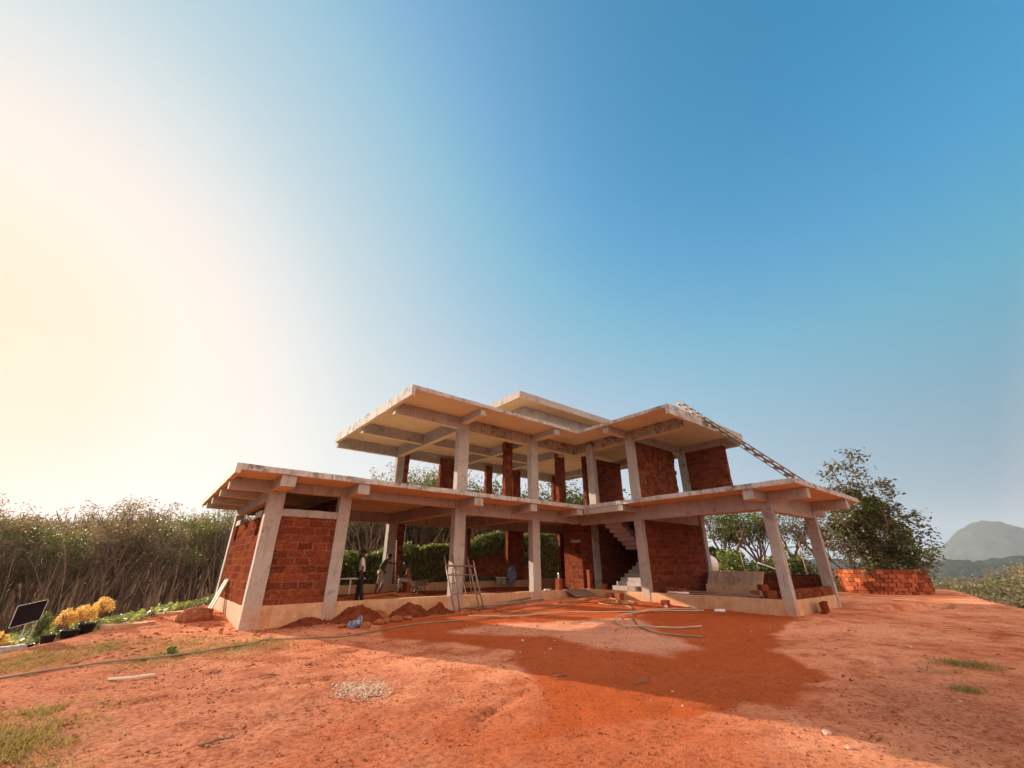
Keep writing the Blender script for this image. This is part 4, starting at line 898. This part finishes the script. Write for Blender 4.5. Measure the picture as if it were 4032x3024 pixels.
# green trees right behind the porch
sk, tips = tree_skeleton(401, 6.5, forks=5, spread=.6, fork_at=.2, r0=.13, levels=3, kids=(4, 4, 3))
T1 = tree_proto('bushy_tree', sk, M['bark'], crown_mesh(tips, 402, 26, .38, .17, M['leafg'], .5, .5, .7), 'dense olive green tree behind the porch next to the dark wall', 'tree', 'bushy trees behind the porch')
sk, tips = tree_skeleton(405, 6.2, forks=4, spread=.65, fork_at=.28, r0=.11, levels=3, kids=(4, 4, 3))
T2 = tree_proto('bushy_tree', sk, M['bark'], crown_mesh(tips, 406, 15, .32, .16, M['leafb'], .5, .3, .6), 'thin leaved dark tree seen between the two front porch columns', 'tree', 'bushy trees behind the porch')
def place(t, az, d, el, rz, base_h, **kw):
    x, y = polar(az, d); zb = G(x, y); s = (CAM_POS.z + d * math.tan(R(el)) - zb) / base_h
    if kw.get('first'): t.location = (x, y, zb); t.rotation_euler = (0, 0, rz); t.scale = (s, s, s); return t
    return copy_tree(t, (x, y, zb), rz, s, kw.get('label'))
place(T1, 24.5, 35, 8.2, .3, 6.6, first=1); place(T2, 15.6, 34, 7.2, 1.0, 6.2, first=1)
place(T1, 21.5, 37, 7.6, 2.2, 6.6, label='round green tree just right of the dense olive tree behind the porch'); place(T1, 28, 38, 8, 4.0, 6.6, label='green tree mostly hidden by the dark porch wall')
place(T2, 18.2, 38, 7.3, 4.4, 6.2, label='airy dark tree left of the tall front porch column'); place(T2, 13.4, 44, 5.2, 5.0, 6.2, label='low thin tree near the right rear porch column')
place(T1, 50, 48, 10.5, 1.2, 6.6, label='green tree seen through the upper floor near the middle piers'); place(T1, 44, 48, 11.0, 3.2, 6.6, label='leafy tree seen through the upper floor right of the water pot'); place(T1, 36, 48, 10.5, 5.2, 6.6, label='tree behind the narrow gap of the upper right wall')
place(T1, 63.5, 48, 11.6, .7, 6.6, label='green tree topping the plantation left of the rear upper column')
for az_, el_ in ((66, 12), (61.5, 12.6), (57, 12.2), (54, 12.6), (47, 12.2), (41, 11.6)): place(T1, az_, 47, el_, az_, 6.6, label='leafy tree top showing through the open upper floor')['group'] = 'tree tops seen through the upper floor'
place(T1, 59.5, 48, 11.2, 2.9, 6.6, label='green tree visible left of the front upper column')
# vine covered laterite wall behind the left wing
VW = [(1.5, 9.3, .9), (2.4, 9.2, 1.0), (4.8, 9.0, 1.25), (6.6, 9.0, 1.55), (8.2, 9.0, 1.8), (10.5, 9.0, 2.0), (12.4, 9.0, 2.2), (14.3, 9.0, 2.8), (17.0, 9.0, 2.9), (19.5, 7.5, 2.8), (21.8, 4.6, 2.5), (24.0, 1.2, 2.2), (25.6, -1.2, 1.5)]
Wl = empty('garden_wall', (9, 9, -.4), 'old laterite retaining wall overgrown with vines behind the house', 'wall')
mb = MB()
for (x0, y0, h0), (x1, y1, h1) in zip(VW[:-1], VW[1:]):
    d = Vector((x1 - x0, y1 - y0, 0)); L_ = d.length; u = d.normalized(); n_ = Vector((-u.y, u.x, 0)) * .3; b0 = -1.2
    a0 = Vector((x0, y0, 0)); a1 = Vector((x1, y1, 0))
    q = [a0, a1, a1 + n_, a0 + n_]; hh = (h0 - .25, h1 - .25, h1 - .25, h0 - .25)
    mb.add([(p.x, p.y, b0) for p in q] + [(p.x, p.y, h) for p, h in zip(q, hh)], [(0, 1, 5, 4), (1, 2, 6, 5), (2, 3, 7, 6), (3, 0, 4, 7), (4, 5, 6, 7), (3, 2, 1, 0)])
part('masonry', mb, M['brickr'], Wl)
g = np.random.default_rng(17); P = []; NN = []
for (x0, y0, h0), (x1, y1, h1) in zip(VW[:-1], VW[1:]):
    L_ = math.hypot(x1 - x0, y1 - y0); n = int(L_ * 1150); t = g.uniform(0, 1, n); h = h0 + (h1 - h0) * t
    ux, uy = (x1 - x0) / L_, (y1 - y0) / L_; z = g.uniform(0, 1, n) ** .62
    zz = -.5 + (h + .5) * z; bul = .14 + .22 * np.abs(vnoise(t * L_ * 1.3 + x0, zz * 1.3, 3)) * 2
    top = g.uniform(0, 1, n) < .30
    zz = np.where(top, h + g.uniform(-.14, .10, n) + .34 * vnoise(t * L_ * 1.1 + x0, t * 0, 8) + .2 * vnoise(t * L_ * 3.1 + x0, t * 0, 9), zz)
    off = np.where(top, g.uniform(-.25, .5, n), -bul * g.uniform(.4, 1.1, n))
    px = x0 + (x1 - x0) * t - uy * off; py = y0 + (y1 - y0) * t + ux * off
    keep = np.ones(n, bool)
    hole = (vnoise(px * .9, zz * 1.2, 12) > .02) & (zz < h * .62) & (px > 9) & (px < 19) & ~top
    keep &= ~hole | (g.uniform(0, 1, n) < .06)
    P.append(np.stack([px, py, zz], -1)[keep]); NN.append((np.where(top, 0, 1)[:, None] * np.array([uy, -ux, .35]) + np.where(top, 1, 0)[:, None] * np.array([0, -.2, 1.0]))[keep])
P = np.concatenate(P); NN = np.concatenate(NN); V_, F_ = leaves(P, .135, g, .85, 0, .35, NN, .35)
me = fastmesh('vines', V_, F_, M['vine']); me.transform(Matrix.Translation(-Vector(Wl.location))); vo = obj('vines', me, Wl); vo['label'] = 'green heart leaved vines draped over the wall'
# vine covered bushes behind the porch
def bush(x, y, rx, ry, h, n, size, m, lab, cat='bush', name='vine_bush', group=None, seed=1, z0=None, stems=4, asp=.8):
    g = np.random.default_rng(seed); z0 = G(x, y) if z0 is None else z0; r = empty(name, (x, y, z0), lab, cat, group)
    d = g.normal(size=(n, 3)); d[:, 2] = np.abs(d[:, 2]) * 1.1 - .15; d /= np.linalg.norm(d, axis=1)[:, None]
    k = (1 + .5 * (vnoise(d[:, 0] * 2.6 + seed, d[:, 1] * 2.6 + d[:, 2] * 2, seed)))[:, None] * (1 - g.uniform(0, .55, n)[:, None] ** 1.5)
    P = d * k * [rx, ry, h * .8] + [0, 0, h * .22]
    V_, F_ = leaves(P, size, g, asp, .2, .4, d * [1, 1, .6], .25); obj('foliage', fastmesh('foliage', V_, F_, m), r)
    mb = MB()
    for q in range(stems): a = g.uniform(0, 6.28); mb.tube([(g.uniform(-.1, .1), g.uniform(-.1, .1), -.1), (rx * .3 * math.cos(a), ry * .3 * math.sin(a), h * .4), (rx * .6 * math.cos(a), ry * .6 * math.sin(a), h * .75)], [.04, .03, .01], 5, False)
    me = mb.mesh('stems'); me.materials.append(M['bark']); obj('stems', me, r)
    return r
bush(23.6, -1.2, 1.5, 1.6, 2.0, 2600, .15, M['vine'], 'vine covered bush behind the gravel heap left of the tall porch column', seed=2)
bush(25.4, -3.3, 1.1, 1.2, 2.15, 1900, .15, M['vine'], 'tall bright vine clump between the gravel heap and the blue drum', seed=5)
bush(25.6, -4.2, .8, .9, 1.9, 1500, .15, M['vine'], 'rounded vine bush right of the tall front porch column', seed=7)
bush(25.2, -4.9, .8, .7, .8, 900, .15, M['leafg'], 'low dark bush under the bare stake', seed=8)
bush(23.0, -6.15, .22, .22, 2.1, 500, .13, M['vine'], 'narrow climbing plant beside the rear porch column', seed=9)
bush(22.0, 3.4, 2.2, 1.8, 1.7, 2500, .16, M['vine'], 'broad vine mound on the bank behind the cement mixer', seed=10)
# tree inside the block ring
R_ = empty('ring_tree', (Pc[0], Pc[1], .5), 'broad leaved tree with a vine covered middle growing from the laterite block ring', 'tree')
g = np.random.default_rng(33); mb = MB(); tips = []
base = Vector((Pc[0] - .2, Pc[1] + .1, .4))
ends = [(26.6, -6.7, 6.4, 1.0), (27.3, -7.6, 6.9, .95), (26.4, -5.9, 4.9, .9), (28.2, -7.9, 5.4, .95), (27.4, -5.9, 3.6, .9), (29.6, -8.6, 3.9, .95), (31.3, -9.3, 3.0, .9), (32.0, -9.5, 1.9, .85), (28.0, -6.6, 4.3, .95), (29.8, -7.8, 4.4, .9), (27.9, -5.7, 2.4, .8), (31.0, -8.4, 2.2, .9), (28.6, -5.6, 3.0, .9), (29.2, -6.6, 5.2, .8), (26.9, -7.3, 5.8, .9)]
for k, (x, y, z, rr) in enumerate(ends):
    e = Vector((x, y, z)); mid = base.lerp(e, .5) + Vector(g.normal(size=3)) * .35 + Vector((0, 0, .35)); pts = spline([base, base.lerp(mid, .5) + Vector((0, 0, .3)), mid, e], 4)
    mb.tube(pts, [max(.10 * (1 - i / len(pts)), .02) for i in range(len(pts))], 6, False)
    for j in range(13):
        q = pts[int(g.uniform(.55, 1) * (len(pts) - 1))]; t = q + Vector(g.normal(size=3)) * .62 * rr; mb.tube([q, q.lerp(t, .5) + Vector((0, 0, .08)), t], [.025, .016, .008], 4, False); tips.append((t, t - q))
me = mb.mesh('trunk', R_.location); me.materials.append(M['bark']); smooth(me); obj('trunk', me, R_)
P = np.concatenate([np.array(p) + g.normal(size=(int(g.uniform(30, 66)), 3)) * [.23, .23, .18] for p, d in tips]) - np.array(R_.location)
V_, F_ = leaves(P, .19, g, .5, .3, .35, None, .35); obj('crown', fastmesh('crown', V_, F_, M['leafb']), R_)
P = []
for (x, y, z, rr, n) in ((29.6, -6.9, 1.15, .62, 1000), (29.2, -6.9, 2.2, .6, 900), (28.6, -7.1, 3.3, .65, 900), (28.6, -7.7, 4.1, .5, 600), (28.2, -6.1, 2.9, .5, 450), (29.3, -7.8, 3.2, .5, 500), (27.9, -7.1, 4.6, .35, 300), (30.6, -8.0, 1.7, .8, 900), (30.0, -8.2, 2.6, .6, 600)):
    d = g.normal(size=(n, 3)); d /= np.linalg.norm(d, axis=1)[:, None]; P.append(d * rr * (g.uniform(.45, 1, n) ** .5)[:, None] * [1, 1, 1.15] + [x, y, z])
V_, F_ = leaves(np.concatenate(P) - np.array(R_.location), .15, g, .8, .2, .4, None, .3); o = obj('vines', fastmesh('vines', V_, F_, M['vine']), R_); o['label'] = 'bright green vines wrapped round the trunk'
# coconut palms and valley trees on the right
def palm(az, d, top, lab, seed):
    g = np.random.default_rng(seed); x, y = polar(az, d); zt = CAM_POS.z + d * math.tan(R(top)); zb = zt - 9; r = empty('coconut_palm', (x, y, zb), lab, 'palm', 'coconut palms in the valley')
    part('trunk', MB().tube([(x, y, zb), (x + .3, y, zb + 5), (x + .5, y, zt)], [.22, .16, .13], 7), M['barkl'], r, sm=True)
    mb = MB()
    for k in range(18):
        a = 6.28 * k / 18 + g.uniform(-.1, .1); e = g.uniform(-.2, 1.0); pv = Vector((x + .5, y, zt)); dd = Vector((math.cos(a) * math.cos(e), math.sin(a) * math.cos(e), math.sin(e)))
        pts = [pv.copy()]
        for j in range(7): pv = pv + dd * .5; dd = (dd + Vector((0, 0, -.22))).normalized(); pts.append(pv.copy())
        s = Vector((-math.sin(a), math.cos(a), 0))
        for j in range(7):
            w_ = .55 * math.sin(math.pi * (j + .8) / 8)
            for sg in (-1, 1): mb.add([pts[j], pts[j] + s * sg * w_ + Vector((0, 0, -.25)), pts[j + 1]], [(0, 1, 2)])
    part('crown', mb, M['leafg'], r)
palm(9.6, 62, .55, 'coconut palm left of the laterite block ring in the haze', 1); palm(8.6, 70, .35, 'smaller coconut palm behind the left side of the block ring', 2); palm(11.2, 75, .2, 'coconut palm framed by the rear porch column', 5)
sk, tips = tree_skeleton(501, 9, forks=5, spread=.7, fork_at=.25, r0=.16, levels=3, kids=(4, 4, 3))
V1 = tree_proto('valley_tree', sk, M['bark'], crown_mesh(tips, 502, 60, .55, .19, M['leafg'], .6, .5, .7), 'leafy tree among the valley trees below the red bank', 'tree', 'trees in the valley beyond the red bank')
sk, tips = tree_skeleton(505, 9, forks=5, spread=.7, fork_at=.25, r0=.16, levels=3, kids=(4, 4, 3))
V2 = tree_proto('valley_tree', sk, M['bark'], crown_mesh(tips, 506, 55, .55, .19, M['leafr'], .6, .5, .7), 'leafy tree among the valley trees below the red bank', 'tree', 'trees in the valley beyond the red bank')
k = 0
for d0, n, el, a0, a1 in ((52, 13, -2.6, -7, 6.2), (66, 13, -1.5, -7, 7), (85, 14, -.9, -7, 8), (115, 15, -.75, -7, 14), (150, 16, -.5, -7, 24)):
    for i in range(n):
        az = a0 + (a1 - a0) * (i + g5.uniform(0, 1)) / n; d = d0 * g5.uniform(.93, 1.07); x, y = polar(az, d)
        e = el + float(np.interp(az, [-4, 1.5, 4.5, 7], [1.4, .9, .1, -.3])) + g5.uniform(-.5, .3); zt = CAM_POS.z + d * math.tan(R(e)); s = g5.uniform(1.0, 1.5) * (1 + d0 / 400)
        t = (V1, V2)[k % 2]
        if k < 2: t.location = (x, y, zt - 9.2 * s); t.rotation_euler = (0, 0, az); t.scale = (s, s, s)
        else: copy_tree(t, (x, y, zt - 9.2 * s), g5.uniform(0, 6.28), s)
        k += 1
# ground cover, shrubs and grass
g = np.random.default_rng(71)
n = 60000; x = g.uniform(-12, 3, n); y = g.uniform(0, 17, n); s_ = sdf(x, y); k_ = (s_ > -.25 + .5 * vnoise(x * 1.3, y * 1.3, 4)) & (s_ < 7) & ~((x < -2.7) & (y < 2.15 + .25 * vnoise(x * 3, y * 3, 5))); x = x[k_]; y = y[k_]
P = onground(x, y, 0); P[:, 2] += g.uniform(.0, .16, len(P)) * (1 + vnoise(x * 2, y * 2, 6)); V_, F_ = leaves(P, .105, g, .85, 1.5, .35, np.tile([0, -.2, 1.2], (len(P), 1)))
tag(obj('ground_cover', fastmesh('ground_cover', V_, F_, M['cover'])), 'carpet of pale green creeping leaves along the left bank', 'ground cover', kind='stuff')
for (x, y, rx, h, n, mm, lab, sd) in ((-4.02, 2.7, .24, .40, 1300, 'gold', 'golden leaved shrub in the middle of the row by the pots', 1), (-3.72, 2.85, .29, .46, 1700, 'gold', 'roundest golden shrub right of the middle one', 2), (-3.42, 3.15, .24, .40, 1100, 'gold', 'yellow shrub at the right end of the row with the highest top', 3), (-5.05, 2.6, .32, .42, 1500, 'gold', 'orange golden shrub left of the solar panel', 4), (-4.42, 2.9, .22, .72, 1300, 'leafg', 'dark green shrub just behind the right side of the solar panel', 5), (-5.25, 2.2, .2, .3, 700, 'gold', 'reddish golden shrub at the left edge', 6)):
    x_, y_ = x, y; bush(x_, y_, rx * .85, rx * .85, h * .85, n, .05, M[mm], lab, 'shrub', 'shrub', 'potted shrubs', sd + 40, asp=.3, z0=G(x_, y_) + {1: .26, 2: .24, 3: .38, 4: .12, 5: .1}.get(sd, 0))
bush(-2.07, -2.31, .09, .09, .14, 90, .05, M['cover'], 'tiny weed beside the hose in the left yard', 'weed', 'weed', seed=90)
def tuft(cx, cy, r, n, sd):
    g = np.random.default_rng(sd); x = cx + g.normal(size=n) * r * .55; y = cy + g.normal(size=n) * r * .55
    k = vnoise(x * 3, y * 3, sd) > -.2; x = x[k]; y = y[k]; n = len(x); P = onground(x, y); a = g.uniform(0, 6.28, n); h = g.uniform(.02, .075, n); w_ = .006
    dx, dy = np.cos(a), np.sin(a); A_ = P + np.stack([-dy * w_, dx * w_, 0 * a], -1); B_ = P - np.stack([-dy * w_, dx * w_, 0 * a], -1); T_ = P + np.stack([dx * h * .8, dy * h * .8, h], -1)
    return np.stack([A_, B_, T_], 1).reshape(-1, 3)
Vg = np.concatenate([tuft(*q) for q in ((-3.6, -6.3, .6, 2600, 1), (-3.3, -5.2, .5, 1200, 2), (-4.2, -.9, .9, 1900, 3), (-3.0, -.6, .8, 1300, 4), (-2.0, -2.5, .7, 900, 5), (-.8, -2.7, .8, 1300, 6), (7.8, -11.9, .34, 700, 7), (7.0, -11.7, .22, 260, 8), (5.97, -12.05, .18, 220, 9), (-3.3, -7.6, .4, 1200, 11), (-1.6, -1.4, .8, 900, 12))])
tag(obj('grass', fastmesh('grass', Vg, np.arange(len(Vg)).reshape(-1, 3), M['grass'])), 'short yellowing grass patches on the red soil', 'grass', kind='stuff')

# ------------------------------------------------------------------ people
def skinmesh(name, verts, edges, radii, sub=2, root=0):
    me = bpy.data.meshes.new(name + '_tmp'); me.from_pydata(verts, edges, []); me.update()
    o = bpy.data.objects.new(name + '_tmp', me); C.objects.link(o)
    sk = o.modifiers.new('s', 'SKIN'); sk.use_smooth_shade = True; sk.branch_smoothing = .4
    for v, r in zip(me.skin_vertices[0].data, radii): v.radius = (r, r) if not isinstance(r, tuple) else r
    me.skin_vertices[0].data[root].use_root = True
    ss = o.modifiers.new('u', 'SUBSURF'); ss.levels = sub; ss.render_levels = sub
    bpy.context.view_layer.update()
    r = bpy.data.meshes.new_from_object(o.evaluated_get(bpy.context.evaluated_depsgraph_get())); r.name = name
    bpy.data.objects.remove(o); bpy.data.meshes.remove(me)
    return r
def person(loc, rz, J, label, shirt, trous, sleeve, scale=1.0, leg_end=1.0, group=None):
    """J: joints in metres, x forward, y left, z up"""
    P = empty('person', loc, label, 'person', group); P.rotation_euler = (0, 0, rz); P.scale = (scale,) * 3
    v = []; r = []; e = []
    def add(p, rad, par=None):
        v.append(tuple(p)); r.append(rad)
        if par is not None: e.append((par, len(v) - 1))
        return len(v) - 1
    V = lambda k: Vector(J[k])
    pe = add(V('pelvis'), (.13, .105)); sp = add(V('waist'), (.125, .095), pe); ch = add(V('chest'), (.15, .11), sp); nk = add(V('neck'), .052, ch)
    up_ = (V('head') - V('neck')).normalized(); fw_ = Vector(J.get('face', (1, 0, 0)))
    fw_ = (fw_ - up_ * fw_.dot(up_)).normalized(); sd_ = up_.cross(fw_)
    hd0 = add(V('head') - up_ * .045 + fw_ * .02, (.062, .07), nk); hd = add(V('head') + up_ * .03, (.078, .092), hd0); add(V('head') + up_ * .085 - fw_ * .01, (.055, .065), hd)
    nose = add(V('head') - up_ * .015 + fw_ * .100, .012, hd0); chin = add(V('head') - up_ * .085 + fw_ * .06, .026, hd0)
    for s in (1, -1): add(V('head') + sd_ * s * .088 - up_ * .005, .014, hd0)
    arms = {}
    for s, k in ((1, 'L'), (-1, 'R')):
        a = add(V('sh' + k), .055, ch); b_ = add(V('sh' + k).lerp(V('el' + k), .5), .046, a); c_ = add(V('el' + k), .038, b_); d = add(V('el' + k).lerp(V('wr' + k), .45), .036, c_); w_ = add(V('wr' + k), .024, d)
        u = (V('wr' + k) - V('el' + k)).normalized(); q = u.cross(Vector((0, 1, 0))); q = q.normalized() if q.length > .2 else Vector((1, 0, 0)); t = u.cross(q)
        pm = add(V('wr' + k) + u * .05, (.034, .018), w_)
        for f, L in ((-.027, .062), (-.009, .075), (.009, .08), (.027, .07)):
            m_ = add(V('wr' + k) + u * .09 + q * f, .0095, pm); n_ = add(V('wr' + k) + u * (.09 + L * .5) + q * f * 1.1 + t * s * .012, .0085, m_); add(V('wr' + k) + u * (.09 + L * .85) + q * f * 1.1 + t * s * .035, .0075, n_)
        m_ = add(V('wr' + k) + u * .045 + q * .040, .011, pm); add(V('wr' + k) + u * .085 + q * .058, .009, m_)
    for k in 'LR':
        a = add(V('hp' + k), .085, pe); b_ = add(V('hp' + k).lerp(V('kn' + k), .5), .072, a); c_ = add(V('kn' + k), .052, b_); d = add(V('kn' + k).lerp(V('an' + k), .35), .052, c_); w_ = add(V('an' + k), .034, d)
        h_ = add(V('an' + k) + Vector(J.get('foot' + k, (.06, 0, -.045))), (.036, .03), w_); add(V('an' + k) + Vector(J.get('foot' + k, (.06, 0, -.045))) + Vector((J.get('fl', .10), 0, -.01)), (.034, .018), h_)
    me = skinmesh('body', v, e, r); me.materials.append(M['skin']); obj('body', me, P)
    # shirt
    v = []; r = []; e = []
    pe = add(V('pelvis') + Vector((0, 0, -.02)), (.158, .128)); sp = add(V('waist'), (.148, .118), pe); ch = add(V('chest'), (.172, .130), sp); add(V('neck').lerp(V('chest'), .45), (.085, .075), ch)
    for k in 'LR':
        a = add(V('sh' + k), .070, ch); b_ = add(V('sh' + k).lerp(V('el' + k), .5), .062, a); add(V('sh' + k).lerp(V('el' + k), sleeve), .056, b_)
    me = skinmesh('shirt', v, e, r); me.materials.append(M[shirt]); obj('shirt', me, P)
    v = []; r = []; e = []
    pe = add(V('pelvis') + Vector((0, 0, .03)), (.142, .116)); 
    for k in 'LR':
        a = add(V('hp' + k), .100, pe); b_ = add(V('hp' + k).lerp(V('kn' + k), .5), .088, a); c_ = add(V('kn' + k), .070, b_)
        add(V('kn' + k).lerp(V('an' + k), leg_end), .058, c_)
    me = skinmesh('trousers', v, e, r); me.materials.append(M[trous]); obj('trousers', me, P)
    g = np.random.default_rng(3); bm = bmesh.new(); bmesh.ops.create_icosphere(bm, subdivisions=3, radius=1); hv = []
    for q in bm.verts:
        p = q.co; w_ = V('head') + up_ * (.045 + p.z * .088) + fw_ * (p.x * .10 - .022) + sd_ * p.y * .088
        if p.z < 0: w_ = w_ + fw_ * (-.03 * -p.z) + up_ * (.035 * -p.z if p.x > 0 else 0)
        hv.append(tuple(w_ + Vector(g.normal(size=3)) * .0025))
    F = [tuple(q.index for q in f.verts) for f in bm.faces]; bm.free(); me = MB().add(hv, F).mesh('hair'); me.materials.append(M['hair']); obj('hair', me, P)
    return P
ST = dict(pelvis=(0, 0, .93), waist=(.01, 0, 1.06), chest=(.02, 0, 1.25), neck=(.02, 0, 1.41), head=(.055, 0, 1.53), face=(1, 0, -.25),
          shL=(.01, .17, 1.36), elL=(-.05, .21, 1.10), wrL=(-.01, .20, .86), shR=(.01, -.17, 1.36), elR=(.05, -.2, 1.10), wrR=(.13, -.17, .90),
          hpL=(0, .09, .88), knL=(-.05, .10, .48), anL=(-.14, .10, .08), hpR=(0, -.09, .88), knR=(.08, -.10, .48), anR=(.08, -.10, .08))
person((2.67, 1.1, -.21), R(148), ST, 'person in a white shirt and dark trousers standing in the left bay facing left', 'shirt', 'trous', .95, 1.0)
B2 = dict(pelvis=(-.02, 0, .86), waist=(.03, 0, .99), chest=(.12, 0, 1.17), neck=(.20, 0, 1.30), head=(.28, 0, 1.40), face=(1, 0, -.5),
          shL=(.14, .17, 1.26), elL=(.42, .22, 1.16), wrL=(.62, .14, 1.14), shR=(.10, -.17, 1.26), elR=(-.12, -.25, 1.05), wrR=(.04, -.22, .88),
          hpL=(0, .09, .82), knL=(.16, .12, .46), anL=(.05, .14, .08), hpR=(0, -.09, .82), knR=(-.10, -.14, .46), anR=(-.22, -.18, .09))
person((4.72, 4.35, -.14), R(-8), B2, 'person in a dark vest and khaki shorts stooping before the rear column', 'green', 'khaki', .3, 1.0, .25)
S3 = dict(pelvis=(0, 0, .50), waist=(.02, 0, .63), chest=(.08, 0, .82), neck=(.13, 0, .96), head=(.20, 0, 1.07), face=(1, 0, -.5),
          shL=(.09, .17, .91), elL=(.15, .22, .66), wrL=(.36, .12, .62), shR=(.09, -.17, .91), elR=(.15, -.22, .66), wrR=(.36, -.10, .60),
          hpL=(.04, .09, .47), knL=(.42, .13, .50), anL=(.38, .13, .09), hpR=(.04, -.09, .47), knR=(.42, -.12, .50), anR=(.30, -.14, .09))
person((6.05, 4.45, -.12), R(160), S3, 'person in an orange shirt sitting behind the crooked pole', 'orange', 'khaki', .6, 1.0, .8)
thing('block_seat', MB().box(5.9, 6.22, 4.3, 4.7, -.2, .27, seg=.15, jit=.01), M['block'], 'pair of stacked laterite blocks used as a seat by the person in orange', 'seat')

# ------------------------------------------------------------------ haze
m = bpy.data.materials.new('haze_air'); m.use_nodes = True; nt = m.node_tree; nt.nodes.clear()
o_ = nt.nodes.new('ShaderNodeOutputMaterial'); pv = nt.nodes.new('ShaderNodeVolumePrincipled'); pv.inputs['Color'].default_value = (.78, .86, 1.0, 1)
pv.inputs['Density'].default_value = 0.00013; pv.inputs['Anisotropy'].default_value = 0.1; nt.links.new(pv.outputs[0], o_.inputs['Volume'])
hz_ = MB().box(-1500, 4300, -1500, 3500, -160, 262); me = hz_.mesh('haze'); me.materials.append(m); tag(obj('haze', me), kind='stuff')
SC.cycles.volume_bounces = 0
